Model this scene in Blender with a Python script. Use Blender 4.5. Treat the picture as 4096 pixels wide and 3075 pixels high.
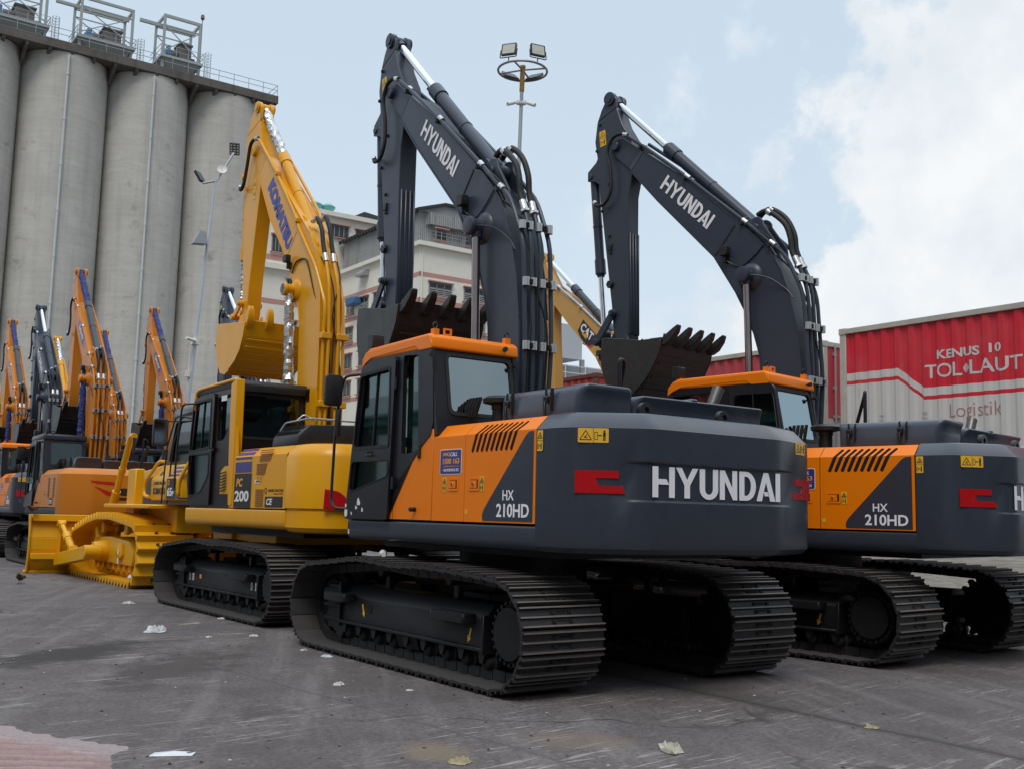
import bpy, bmesh, math, random
from math import sin, cos, pi, radians, sqrt, atan2, hypot
from mathutils import Vector, Matrix
from mathutils.geometry import tessellate_polygon
for o in list(bpy.data.objects): bpy.data.objects.remove(o)
S = bpy.context.scene
COL = S.collection
# ------------------------------------------------------------------ camera
cam = bpy.data.objects.new('camera', bpy.data.cameras.new('camera'))
COL.objects.link(cam); S.camera = cam
cam.data.lens = 37.34; cam.data.sensor_width = 36; cam.data.clip_end = 3000; cam.data.clip_start = .05
def aim(o, pos, yaw, pit, rol):
    fw = Vector((cos(yaw)*cos(pit), sin(yaw)*cos(pit), sin(pit)))
    r = Vector((sin(yaw), -cos(yaw), 0)); u = r.cross(fw)
    R = r*cos(rol)+u*sin(rol); U = u*cos(rol)-r*sin(rol)
    o.matrix_world = Matrix(((R.x, U.x, -fw.x, pos[0]), (R.y, U.y, -fw.y, pos[1]), (R.z, U.z, -fw.z, pos[2]), (0, 0, 0, 1)))
aim(cam, (-9.011, 6.543, 1.459), -.6137, .1218, .0232)
# ------------------------------------------------------------------ world: hazy tropical sky with cumulus
SUN_AZ, SUN_EL = radians(132), radians(58)      # direction towards the sun (angle from +x, anticlockwise)
W = bpy.data.worlds.new('World'); S.world = W; W.use_nodes = True
nt = W.node_tree; nt.nodes.clear()
def nd(t, ty, **k):
    n = t.nodes.new(ty)
    for a, b in k.items():
        if a in n.inputs.keys(): n.inputs[a].default_value = b
        else: setattr(n, a, b)
    return n
def lk(t, a, b): t.links.new(a, b)
def mth(t, op, a, b=None, c=None, clamp=False):
    n = t.nodes.new('ShaderNodeMath'); n.operation = op; n.use_clamp = clamp
    for i, v in enumerate((a, b, c)):
        if v is None: continue
        if isinstance(v, (int, float)): n.inputs[i].default_value = v
        else: t.links.new(v, n.inputs[i])
    return n.outputs[0]
def ramp(t, fac, stops, mode='LINEAR'):
    n = t.nodes.new('ShaderNodeValToRGB'); n.color_ramp.interpolation = mode
    while len(n.color_ramp.elements) < len(stops): n.color_ramp.elements.new(.5)
    for e, (p, c) in zip(n.color_ramp.elements, stops):
        e.position = p; e.color = (c, c, c, 1) if isinstance(c, (int, float)) else (*c, 1)
    t.links.new(fac, n.inputs[0]); return n.outputs[0]
def mixc(t, fac, a, b, mode='MIX'):
    n = t.nodes.new('ShaderNodeMix'); n.data_type = 'RGBA'; n.blend_type = mode
    for i, v in ((0, fac), (6, a), (7, b)):
        if isinstance(v, (int, float)): n.inputs[i].default_value = v
        elif isinstance(v, tuple): n.inputs[i].default_value = (*v, 1)
        else: t.links.new(v, n.inputs[i])
    return n.outputs[2]
def noise(t, vec, scale, detail=4, rough=.55, dist=0.):
    n = t.nodes.new('ShaderNodeTexNoise'); n.inputs['Scale'].default_value = scale
    n.inputs['Detail'].default_value = detail; n.inputs['Roughness'].default_value = rough; n.inputs['Distortion'].default_value = dist
    if vec is not None: t.links.new(vec, n.inputs['Vector'])
    return n.outputs[0]
sky = nd(nt, 'ShaderNodeTexSky', sky_type='NISHITA', sun_disc=False, sun_elevation=SUN_EL, sun_rotation=pi/2-SUN_AZ, air_density=1.0, dust_density=2.5, ozone_density=1.0, altitude=10)
tc = nd(nt, 'ShaderNodeTexCoord'); D = tc.outputs['Generated']
sep = nd(nt, 'ShaderNodeSeparateXYZ'); lk(nt, D, sep.inputs[0])
def dirv(az, el): return (cos(el)*cos(az), cos(el)*sin(az), sin(el))
def lobe(az, el, inner, outer, warp):       # 1 inside a cone round a direction, ragged edge
    n = nd(nt, 'ShaderNodeVectorMath', operation='DOT_PRODUCT'); lk(nt, D, n.inputs[0]); n.inputs[1].default_value = dirv(radians(az), radians(el))
    a = mth(nt, 'ARCCOSINE', n.outputs['Value'])
    a = mth(nt, 'ADD', a, warp)
    m = nd(nt, 'ShaderNodeMapRange', interpolation_type='SMOOTHSTEP'); lk(nt, a, m.inputs[0])
    m.inputs[1].default_value = radians(outer); m.inputs[2].default_value = radians(inner); m.inputs[3].default_value = 0; m.inputs[4].default_value = 1
    return m.outputs[0]
n1 = noise(nt, D, 7, 9, .58); n2 = noise(nt, D, 22, 6, .6)
warp = mth(nt, 'ADD', mth(nt, 'MULTIPLY', mth(nt, 'SUBTRACT', n1, .5), .34), mth(nt, 'MULTIPLY', mth(nt, 'SUBTRACT', n2, .5), .10))
warp2 = mth(nt, 'MULTIPLY', mth(nt, 'SUBTRACT', n1, .5), .5)
cm = lobe(-57.6, 18.2, 5.9, 8.0, warp)
for a in ((-53.9, 21.2, 1.2, 2.8, warp), (-58, 11, 6.4, 8.0, warp), (-67, 16, 11, 13.5, warp), (-73, 23, 9, 17, warp2), (-66, 14, 9, 12, warp), (-50, 9, 2.2, 6, warp2), (-78, 12, 12, 17, warp2)):
    cm = mth(nt, 'MAXIMUM', cm, lobe(*a))
wisp = mth(nt, 'MULTIPLY', lobe(-46.6, 21.2, .2, 3.2, warp2), .42)
wisp = mth(nt, 'MAXIMUM', wisp, mth(nt, 'MULTIPLY', lobe(-48.9, 18.7, .2, 1.7, warp2), .42))
wisp = mth(nt, 'MAXIMUM', wisp, mth(nt, 'MULTIPLY', lobe(-44, 8, 2, 9, warp2), .70))
wisp = mth(nt, 'MAXIMUM', wisp, mth(nt, 'MULTIPLY', lobe(-33, 5, 2, 9, warp2), .5))
cm = mth(nt, 'MAXIMUM', cm, wisp)
# broken cloud over the rest of the dome, away from the blue patch seen in the picture
els = mth(nt, 'MAXIMUM', sep.outputs[2], .06)
gen = ramp(nt, noise(nt, D, 2.2, 7, .6), [(.46, 0), (.62, 1)])
away = mth(nt, 'SUBTRACT', 1, lobe(-28, 14, 26, 44, mth(nt, 'MULTIPLY', warp2, .5)))
cm = mth(nt, 'MAXIMUM', cm, mth(nt, 'MULTIPLY', mth(nt, 'MULTIPLY', gen, away), .85))
ccol = ramp(nt, noise(nt, D, 11, 6, .55), [(.36, (.70, .755, .80)), (.60, (.835, .855, .875))])
hz = mth(nt, 'POWER', mth(nt, 'SUBTRACT', 1, mth(nt, 'MAXIMUM', sep.outputs[2], 0)), 5)
skyc = nd(nt, 'ShaderNodeVectorMath', operation='SCALE'); lk(nt, sky.outputs[0], skyc.inputs[0]); skyc.inputs['Scale'].default_value = .105
base = mixc(nt, .88, skyc.outputs[0], mixc(nt, hz, (.58, .70, .81), (.73, .81, .88)))
lp = mixc(nt, cm, base, ccol)
# unseen sky brightened overhead and dimmed low behind the camera, added for contrast
zen = nd(nt, 'ShaderNodeMapRange', interpolation_type='SMOOTHSTEP'); lk(nt, sep.outputs[2], zen.inputs[0])
for i_, v_ in ((1, .50), (2, .92), (3, 1.0), (4, 2.3)): zen.inputs[i_].default_value = v_
bk = nd(nt, 'ShaderNodeVectorMath', operation='DOT_PRODUCT'); lk(nt, D, bk.inputs[0]); bk.inputs[1].default_value = dirv(radians(-35), 0)
bkm = nd(nt, 'ShaderNodeMapRange', interpolation_type='SMOOTHSTEP'); lk(nt, bk.outputs['Value'], bkm.inputs[0])
for i_, v_ in ((1, .55), (2, -.25), (3, 1.0), (4, .55)): bkm.inputs[i_].default_value = v_
fac_ = mth(nt, 'MULTIPLY', zen.outputs[0], bkm.outputs[0])
sc_ = nd(nt, 'ShaderNodeVectorMath', operation='SCALE'); lk(nt, lp, sc_.inputs[0]); lk(nt, fac_, sc_.inputs['Scale']); lp = sc_.outputs[0]
# below the horizon: dull ground bounce
below = mth(nt, 'LESS_THAN', sep.outputs[2], -.01)
lp = mixc(nt, below, lp, (.12, .11, .11))
bg = nd(nt, 'ShaderNodeBackground'); lk(nt, lp, bg.inputs[0]); bg.inputs[1].default_value = 1.0
out = nd(nt, 'ShaderNodeOutputWorld'); lk(nt, bg.outputs[0], out.inputs[0])
sun = bpy.data.objects.new('sun', bpy.data.lights.new('sun', 'SUN')); COL.objects.link(sun)
sun.data.energy = 1.5; sun.data.angle = radians(25); sun.data.color = (1, .96, .90)
sun.rotation_euler = Vector((cos(SUN_AZ)*cos(SUN_EL), sin(SUN_AZ)*cos(SUN_EL), sin(SUN_EL))).to_track_quat('Z', 'Y').to_euler()
S.view_settings.view_transform = 'Standard'; S.view_settings.look = 'None'; S.view_settings.exposure = 0.15; S.view_settings.gamma = 1
# ------------------------------------------------------------------ materials
MATS = {}
def mat(name, col, rough=.5, metal=0., dust=0., var=.12, scale=3., coat=0., bump=0., bscale=60, spec=.5, dcol=(.30, .27, .24)):
    if name in MATS: return MATS[name]
    m = bpy.data.materials.new(name); m.use_nodes = True; t = m.node_tree
    b = t.nodes['Principled BSDF']; MATS[name] = m
    co = t.nodes.new('ShaderNodeTexCoord').outputs['Object']
    n = noise(t, co, scale, 5, .6)
    c = mixc(t, mth(t, 'MULTIPLY', mth(t, 'SUBTRACT', n, .35, clamp=True), 2*var), col, tuple(x*.45 for x in col))
    if dust:
        g = t.nodes.new('ShaderNodeNewGeometry'); s = t.nodes.new('ShaderNodeSeparateXYZ'); t.links.new(g.outputs['Normal'], s.inputs[0])
        up = mth(t, 'MULTIPLY_ADD', s.outputs[2], .5, .5, clamp=True)
        n2 = ramp(t, noise(t, co, scale*4, 6, .65), [(.4, 0), (.75, 1)])
        f = mth(t, 'MULTIPLY', mth(t, 'ADD', mth(t, 'MULTIPLY', n2, .6), mth(t, 'MULTIPLY', mth(t, 'POWER', up, 3), .5)), dust, clamp=True)
        c = mixc(t, f, c, dcol)
    t.links.new(c, b.inputs['Base Color'])
    r = mth(t, 'MULTIPLY_ADD', n, .22, rough-.11, clamp=True); t.links.new(r, b.inputs['Roughness'])
    b.inputs['Metallic'].default_value = metal; b.inputs['Coat Weight'].default_value = coat; b.inputs['Coat Roughness'].default_value = .15
    b.inputs['Specular IOR Level'].default_value = spec
    if bump:
        bn = t.nodes.new('ShaderNodeBump'); bn.inputs['Strength'].default_value = bump; bn.inputs['Distance'].default_value = .02
        t.links.new(noise(t, co, bscale, 4, .6), bn.inputs['Height']); t.links.new(bn.outputs[0], b.inputs['Normal'])
    return m
CHAR = mat('charcoal_paint', (.033, .040, .058), .32, dust=.08, var=.12, coat=.10, spec=.4, bump=.03, bscale=220, dcol=(.16, .15, .15))
BOOMC = mat('boom_charcoal', (.033, .043, .066), .40, dust=.03, var=.12, coat=.05, spec=.4, dcol=(.16, .15, .15))
ORANGE = mat('orange_paint', (.86, .205, .0), .36, dust=.035, var=.06, coat=.03, spec=.25, dcol=(.72, .38, .18))
KYEL = mat('golden_yellow_paint', (.74, .335, .001), .34, dust=.03, var=.10, coat=.12, spec=.35, dcol=(.6, .33, .08))
DYEL = mat('dozer_yellow_paint', (.74, .36, .002), .40, dust=.08, var=.2, coat=.08, spec=.35, dcol=(.46, .27, .09))
SORG = mat('dull_orange_paint', (.56, .185, .012), .40, dust=.05, var=.08, coat=.08, spec=.35, dcol=(.5, .26, .12))
CYEL = mat('pale_yellow_paint', (.55, .29, .055), .42, dust=.12, var=.08, coat=.1, dcol=(.5, .36, .2))
BLACK = mat('black_plastic', (.012, .012, .014), .45, dust=.05, var=.2)
RUB = mat('black_rubber', (.010, .010, .011), .62, var=.2)
TRK = mat('track_steel', (.017, .016, .017), .52, metal=.2, dust=.34, var=.3, scale=9, dcol=(.125, .112, .112))
ROLL = mat('roller_shade', (.006, .006, .007), .6, var=.2)  # near black: shade around the rollers put into their colour
CABK = mat('cab_black', (.011, .011, .016), .34, dust=.015, var=.15, coat=.0, spec=.35, dcol=(.15, .14, .14))
TRKI = mat('dusty_shoe_inside', (.040, .037, .037), .7, dust=.3, var=.4, scale=7, dcol=(.09, .08, .075))
TRKW = mat('worn_grouser_edge', (.22, .195, .175), .48, metal=.4, dust=.35, var=.5, scale=14, dcol=(.22, .19, .165))
UNDER = mat('undercarriage_shade', (.008, .008, .010), .5, dust=.06, var=.25, spec=.35, dcol=(.10, .085, .08))  # darkened so the colour carries the shade under the machine
HOLE = mat('dark_recess', (.004, .004, .004), .9, var=0)  # near black standing in for shade in slots and openings; also seams, bolts
CHROME = mat('chrome', (.82, .83, .85), .10, metal=1., var=.05)
STEEL = mat('zinc_clamp', (.60, .60, .60), .32, metal=.85, var=.15, scale=20)
WHITE = mat('white_lettering', (.86, .84, .88), .5, var=.08, scale=30)
RED = mat('red_reflector', (.46, .004, .008), .25, var=.15, scale=20, coat=.4)
YST = mat('yellow_sticker', (.80, .46, .03), .4, var=.05)
INK = mat('black_ink', (.012, .010, .008), .5, var=0)
PURP = mat('purple_decal', (.045, .035, .20), .4, var=.05)
BLUEINK = mat('blue_lettering', (.018, .03, .30), .4, var=.05)
OGINK = mat('orange_lettering', (.80, .36, .03), .5, var=.05)
SEAT = mat('seat_fabric', (.018, .018, .02), .8, var=.3)
CREAM = mat('white_label', (.75, .74, .70), .5, var=.1, scale=40)
BLUESLEEVE = mat('blue_tarp_sleeve', (.028, .042, .20), .7, var=.4, scale=8, bump=.9, bscale=22)
FOIL = mat('silver_foil', (.62, .61, .60), .27, metal=1., var=.35, scale=9, bump=.6, bscale=16)
RODM = mat('chrome_cab_tint', (.36, .29, .28), .16, metal=1., var=.2)  # chrome with the cab's brown reflection put into its colour
RUST = mat('rusty_steel', (.10, .05, .03), .8, var=.6, scale=8)
GALV = mat('galvanised_steel', (.42, .44, .46), .45, metal=.6, var=.2, scale=6)
def glass_mat(name, tint, refl=.16, gl=(.85, .95, 1.)):
    m = bpy.data.materials.new(name); m.use_nodes = True; t = m.node_tree; t.nodes.clear()
    tr = nd(t, 'ShaderNodeBsdfTransparent'); tr.inputs[0].default_value = (*tint, 1)
    g = nd(t, 'ShaderNodeBsdfGlossy'); g.inputs[0].default_value = (*gl, 1); g.inputs['Roughness'].default_value = .03
    lw = nd(t, 'ShaderNodeLayerWeight'); lw.inputs[0].default_value = .35
    f = mth(t, 'MULTIPLY_ADD', lw.outputs['Fresnel'], .55, refl, clamp=True)
    mx = nd(t, 'ShaderNodeMixShader'); lk(t, f, mx.inputs[0]); lk(t, tr.outputs[0], mx.inputs[1]); lk(t, g.outputs[0], mx.inputs[2])
    o = nd(t, 'ShaderNodeOutputMaterial'); lk(t, mx.outputs[0], o.inputs[0]); MATS[name] = m; return m
GLASS = glass_mat('tinted_glass', (.22, .31, .31), .09, (.80, .95, .97))
GLASSR = glass_mat('reflective_glass', (.12, .17, .18), .72, (.50, .60, .64))
HOODM = mat('charcoal_sky_sheen', (.058, .070, .098), .28, dust=.04, var=.12, coat=.1, spec=.4, dcol=(.16, .15, .15))  # charcoal lightened in colour for the sky reflected on the hood
# ------------------------------------------------------------------ geometry helper
def V3(*a): return Vector(a)
class G:
    def __init__(s): s.v = []; s.f = []; s.m = []
    def add(s, v, f, m=0):
        k = len(s.v); s.v += [tuple(x) for x in v]; s.f += [tuple(i+k for i in q) for q in f]; s.m += [m]*len(f); return s
    def box(s, a, b, m=0):
        x0, y0, z0 = a; x1, y1, z1 = b
        return s.add([(x0, y0, z0), (x1, y0, z0), (x1, y1, z0), (x0, y1, z0), (x0, y0, z1), (x1, y0, z1), (x1, y1, z1), (x0, y1, z1)],
                     [(0, 3, 2, 1), (4, 5, 6, 7), (0, 1, 5, 4), (1, 2, 6, 5), (2, 3, 7, 6), (3, 0, 4, 7)], m)
    def bar(s, p, q, w, h, m=0, up=(0, 0, 1)):      # rectangular bar from p to q
        p, q = Vector(p), Vector(q); d = (q-p).normalized(); u = Vector(up)
        if abs(d.dot(u)) > .95: u = Vector((1, 0, 0))
        r = d.cross(u).normalized()*w/2; u = r.cross(d).normalized()*h/2
        c = [p-r-u, p+r-u, p+r+u, p-r+u, q-r-u, q+r-u, q+r+u, q-r+u]
        return s.add(c, [(0, 3, 2, 1), (4, 5, 6, 7), (0, 1, 5, 4), (1, 2, 6, 5), (2, 3, 7, 6), (3, 0, 4, 7)], m)
    def prism(s, pts, pl, a, b, m=0):
        n = len(pts)
        mk = {'xz': lambda p, c: (p[0], c, p[1]), 'xy': lambda p, c: (p[0], p[1], c), 'yz': lambda p, c: (c, p[0], p[1])}[pl]
        v = [mk(p, a) for p in pts]+[mk(p, b) for p in pts]
        f = [tuple(range(n))[::-1], tuple(range(n, 2*n))]+[(i, (i+1) % n, n+(i+1) % n, n+i) for i in range(n)]
        return s.add(v, f, m)
    def rings(s, R, m=0, closed=True, caps=True):
        n = len(R[0]); v = [p for r in R for p in r]; f = []
        for k in range(len(R)-1):
            for i in range(n if closed else n-1):
                j = (i+1) % n; f.append((k*n+i, k*n+j, (k+1)*n+j, (k+1)*n+i))
        if caps: f += [tuple(range(n))[::-1], tuple(range((len(R)-1)*n, len(R)*n))]
        return s.add(v, f, m)
    def cyl(s, p, q, r, r2=None, n=16, m=0):
        p, q = Vector(p), Vector(q); d = (q-p).normalized(); u = Vector((0, 0, 1)) if abs(d.z) < .9 else Vector((1, 0, 0))
        a = d.cross(u).normalized(); b = d.cross(a); r2 = r if r2 is None else r2
        ring = lambda c, rr: [c+(a*cos(2*pi*i/n)+b*sin(2*pi*i/n))*rr for i in range(n)]
        return s.rings([ring(p, r), ring(q, r2)], m)
    def lathe(s, p, axis, prof, n=16, m=0):         # prof: (distance along axis, radius)
        p = Vector(p); d = Vector(axis).normalized(); u = Vector((0, 0, 1)) if abs(d.z) < .9 else Vector((1, 0, 0))
        a = d.cross(u).normalized(); b = d.cross(a)
        return s.rings([[p+d*h+(a*cos(2*pi*i/n)+b*sin(2*pi*i/n))*r for i in range(n)] for h, r in prof], m)
    def tube(s, pts, r, n=8, m=0, sub=4, rad=None, curve=True, caps=True, jit=0, rnd=None):
        P = [Vector(p) for p in pts]
        if curve and len(P) > 2:
            Q = []
            for i in range(len(P)-1):
                p0 = P[max(i-1, 0)]; p1 = P[i]; p2 = P[i+1]; p3 = P[min(i+2, len(P)-1)]
                for k in range(sub):
                    t = k/sub; Q.append(.5*((2*p1)+(p2-p0)*t+(2*p0-5*p1+4*p2-p3)*t*t+(3*p1-p0-3*p2+p3)*t**3))
            Q.append(P[-1]); P = Q
        R = []; u = None
        for i, p in enumerate(P):
            d = (P[min(i+1, len(P)-1)]-P[max(i-1, 0)]).normalized()
            if u is None: u = d.cross(Vector((0, 0, 1)) if abs(d.z) < .9 else Vector((0, 1, 0))).normalized()
            else: u = (u-d*u.dot(d)).normalized()
            b = d.cross(u); rr = r if rad is None else r*rad(i/(len(P)-1))
            R.append([p+(u*cos(2*pi*k/n)+b*sin(2*pi*k/n))*(rr*(1+(rnd.uniform(-jit, jit) if jit else 0))) for k in range(n)])
        return s.rings(R, m, caps=caps)
    def fillet(s, pts, r, rad, n=8, m=0):           # straight pipe with rounded corners of radius rad
        P = [Vector(p) for p in pts]; Q = [P[0]]
        for i in range(1, len(P)-1):
            a = (P[i-1]-P[i]); b = (P[i+1]-P[i]); k = min(rad, a.length*.45, b.length*.45)
            a = P[i]+a.normalized()*k; b = P[i]+b.normalized()*k
            Q += [a*(1-t)**2+P[i]*2*t*(1-t)+b*t*t for t in (0, .33, .66, 1)]
        Q.append(P[-1]); return s.tube(Q, r, n, m, curve=False)
    def plate(s, outer, holes, o, R, U, th, m=0, both=True):   # flat sheet with real holes: o + R*a + U*b, thickness along -(RxU)
        o, R, U = Vector(o), Vector(R), Vector(U); N = R.cross(U).normalized()
        loops = [outer]+list(holes); flat = [p for l in loops for p in l]
        tr = tessellate_polygon([[Vector((p[0], p[1], 0)) for p in l] for l in loops]); n = len(flat)
        v = [o+R*p[0]+U*p[1] for p in flat]; v += [q-N*th for q in v]; f = []
        for t in tr:
            a, b, c = [flat[i] for i in t]
            if (b[0]-a[0])*(c[1]-a[1])-(b[1]-a[1])*(c[0]-a[0]) < 0: t = t[::-1]
            f.append(tuple(t)); f.append(tuple(i+n for i in reversed(t)))
        k = 0
        for l in loops:
            for i in range(len(l)):
                a, b = k+i, k+(i+1) % len(l); f.append((a, b, b+n, a+n))
            k += len(l)
        return s.add(v, f, m)
    def text(s, body, o, R, U, w=None, h=None, m=0, bold=.0, shear=0., th=.002, align='L'):
        v, f, bb = text_geo(body, bold, shear); o, R, U = Vector(o), Vector(R).normalized(), Vector(U).normalized(); N = R.cross(U).normalized()
        sx = w/(bb[2]-bb[0]) if w else None; sy = h/(bb[3]-bb[1]) if h else sx; sx = sx or sy
        off = 0 if align == 'L' else -(bb[2]-bb[0])*sx/2
        return s.add([o+R*((p[0]-bb[0])*sx+off)+U*((p[1]-bb[1])*sy)+N*(th*p[2]) for p in v], f, m)
    def xf(s, fn): s.v = [tuple(fn(*p)) for p in s.v]; return s
    def obj(s, name, mats, parent=None, bevel=0., seg=1, ang=38, recalc=True, smooth=True):
        me = bpy.data.meshes.new(name); mats = mats if isinstance(mats, (list, tuple)) else [mats]
        me.from_pydata(s.v, [], s.f); me.polygons.foreach_set('material_index', s.m)
        bm = bmesh.new(); bm.from_mesh(me)
        if recalc: bmesh.ops.recalc_face_normals(bm, faces=bm.faces)
        if bevel:
            ed = [e for e in bm.edges if len(e.link_faces) == 2 and e.calc_face_angle(0) > radians(30)]
            bmesh.ops.bevel(bm, geom=ed, offset=bevel, segments=seg, profile=.5, affect='EDGES', clamp_overlap=True, material=-1)
        bm.to_mesh(me); bm.free()
        for q in mats: me.materials.append(q)
        if smooth:
            me.polygons.foreach_set('use_smooth', [True]*len(me.polygons)); me.set_sharp_from_angle(angle=radians(ang))
        o = bpy.data.objects.new(name, me); COL.objects.link(o); o.parent = parent
        return o
_tg = {}
def text_geo(body, bold, shear):
    k = (body, bold, shear)
    if k not in _tg:
        c = bpy.data.curves.new('t', 'FONT'); c.body = body; c.resolution_u = 3; c.offset = bold; c.shear = shear; c.extrude = .5
        o = bpy.data.objects.new('t', c); COL.objects.link(o); dg = bpy.context.evaluated_depsgraph_get()
        me = o.evaluated_get(dg).to_mesh(); v = [(p.co.x, p.co.y, p.co.z+.5) for p in me.vertices]; f = [tuple(p.vertices) for p in me.polygons]
        xs = [p[0] for p in v]; ys = [p[1] for p in v]
        _tg[k] = (v, f, (min(xs), min(ys), max(xs), max(ys))); o.evaluated_get(dg).to_mesh_clear()
        COL.objects.unlink(o); bpy.data.objects.remove(o); bpy.data.curves.remove(c)
    return _tg[k]
def rr(pts, r, n=4):                    # polygon with rounded corners
    P = [Vector((p[0], p[1])) for p in pts]; out = []
    for i in range(len(P)):
        a = P[i-1]-P[i]; b = P[(i+1) % len(P)]-P[i]; rad = r[i] if isinstance(r, (list, tuple)) else r
        k = min(rad, a.length*.45, b.length*.45)
        if k < 1e-4: out.append(tuple(P[i])); continue
        a = P[i]+a.normalized()*k; b = P[i]+b.normalized()*k
        for j in range(n+1):
            t = j/n; q = a*(1-t)**2+P[i]*2*t*(1-t)+b*t*t; out.append((q.x, q.y))
    return out
def rect(x0, y0, x1, y1): return [(x0, y0), (x1, y0), (x1, y1), (x0, y1)]
def circ(c, r, n=12, a0=0., a1=2*pi): return [(c[0]+r*cos(a0+(a1-a0)*i/n), c[1]+r*sin(a0+(a1-a0)*i/n)) for i in range(n)]
def empty(name, label, cat, loc=(0, 0, 0), rot=0., group=None):
    o = bpy.data.objects.new(name, None); COL.objects.link(o); o.location = loc; o.rotation_euler = (0, 0, rot); o.empty_display_size = .2
    return tag(o, label, cat, group)
def tag(o, label, cat, group=None):
    o['label'] = label; o['category'] = cat
    if group: o['group'] = group
    return o
def struct(o, kind='structure'): o['kind'] = kind; return o
def clone(o, parent=None, skip=()):
    c = o.copy(); COL.objects.link(c); c.parent = parent
    for ch in o.children:
        if ch.name.split('.')[0] not in skip: clone(ch, c, skip)
    return c
def place(root, loc, rot, label, group=None, skip=()):
    c = clone(root, None, skip); c.location = loc; c.rotation_euler = (0, 0, rot); c['label'] = label
    if group: c['group'] = group
    return c
# block letters of the big word mark, unit height, (letters, advance)
def ring_arc(cx, cy, ro, ri, a0, a1, n=10):
    return [(cx+ro[0]*cos(a0+(a1-a0)*i/n), cy+ro[1]*sin(a0+(a1-a0)*i/n)) for i in range(n+1)]+[(cx+ri[0]*cos(a1+(a0-a1)*i/n), cy+ri[1]*sin(a1+(a0-a1)*i/n)) for i in range(n+1)]
WORD = [
 (.72, [rect(0, 0, .18, 1), rect(.53, 0, .71, 1), [(.18, .42), (.53, .42), (.44, .60), (.18, .60)]]),
 (.76, [[(0, 1), (.28, .42), (.28, 0), (.46, 0), (.46, .42), (.74, 1), (.55, 1), (.37, .60), (.19, 1)]]),
 (.66, [[(0, 1), (0, .32)]+[(.315-.315*cos(t*pi/10), .32-.34*sin(t*pi/10)) for t in range(11)]+[(.63, 1), (.45, 1), (.45, .32)]+[(.315+.135*cos(t*pi/10), .32-.17*sin(t*pi/10)) for t in range(11)]+[(.18, 1)]]),
 (.66, [[(0, 0), (0, 1), (.17, 1), (.44, .40), (.44, 1), (.61, 1), (.61, 0), (.46, 0), (.17, .63), (.17, 0)]]),
 (.60, [rect(0, 0, .18, 1), [(.18, 1), (.25, 1)]+[(.25+.35*sin(t*pi/12), .5+.5*cos(t*pi/12)) for t in range(1, 12)]+[(.25, 0), (.18, 0), (.18, .17), (.25, .17)]+[(.25+.17*sin(t*pi/12), .5-.33*cos(t*pi/12)) for t in range(1, 12)]+[(.25, .83), (.18, .83)]]),
 (.68, [[(0, 0), (.26, 1), (.43, 1), (.69, 0), (.50, 0), (.345, .68), (.185, 0)], [(.30, .18), (.26, .33), (.40, .33), (.44, .18)]]),
 (.18, [rect(0, 0, .17, 1)])]
def word_mark(g, o, R, U, w, h, th=.003, m=0):
    tot = sum(a for a, _ in WORD)+.03*6; k = w/tot; x = 0; R = Vector(R).normalized(); U = Vector(U).normalized()
    for adv, polys in WORD:
        for p in polys: g.plate([(q[0]+x, q[1]) for q in p], [], Vector(o)+R.cross(U)*th, R*k, U*h, th, m)
        x += adv+.03
    return g
def ysticker(parent, o, R, U, w, h, tall=False, name='warning_sticker'):
    R, U = Vector(R).normalized(), Vector(U).normalized(); N = R.cross(U); o = Vector(o)
    g = G(); g.plate(rr(rect(0, 0, w, h), .008, 2), [], o+N*.002, R, U, .002, 0)
    o2 = o+N*.0035
    def line(a, b, t=.006): 
        a, b = Vector((a[0], a[1])), Vector((b[0], b[1])); d = (b-a).normalized(); n = Vector((-d.y, d.x))*t/2
        g.plate([tuple(a-n), tuple(b-n), tuple(b+n), tuple(a+n)], [], o2, R, U, .0015, 1)
    cells = [(0, h/2, w, h/2), (0, 0, w, h/2)] if tall else [(0, 0, w/2, h), (w/2, 0, w/2, h)]
    for x, y in (((0, h/2), (w, h/2)),) if tall else (((w/2, 0), (w/2, h)),): line(x, y, .003)
    x, y, cw, ch = cells[0]; c = x+cw/2; r = min(cw, ch)*.40
    A, B, C = (c-r, y+ch/2-r*.75), (c+r, y+ch/2-r*.75), (c, y+ch/2+r*.85)
    line(A, B); line(B, C); line(C, A); line((c-r*.3, y+ch/2-r*.4), (c+r*.25, y+ch/2+r*.1)); line((c+r*.3, y+ch/2-r*.5), (c-.1*r, y+ch/2-r*.3))
    x, y, cw, ch = cells[1]; c = x+cw*.72; t = min(cw, ch)
    g.plate(circ((c, y+ch/2+t*.30), t*.07, 8), [], o2, R, U, .0015, 1)
    g.plate(rect(c-t*.09, y+ch/2-t*.05, c+t*.09, y+ch/2+t*.22), [], o2, R, U, .0015, 1)
    line((c-t*.05, y+ch/2), (c-t*.05, y+ch/2-t*.36), t*.07); line((c+t*.05, y+ch/2), (c+t*.05, y+ch/2-t*.36), t*.07)
    line((x+cw*.30, y+ch*.5), (x+cw*.55, y+ch*.5), .008)
    xx, yy = x+cw*.08, y+ch/2
    for a, b in (((xx, yy-t*.28), (xx+t*.2, yy-t*.28)), ((xx+t*.2, yy-t*.28), (xx+t*.2, yy+t*.22)), ((xx+t*.2, yy+t*.22), (xx, yy+t*.22)), ((xx, yy+t*.22), (xx, yy-t*.28))): line(a, b, .004)
    return g.obj(name, [YST, INK], parent, smooth=False)
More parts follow.
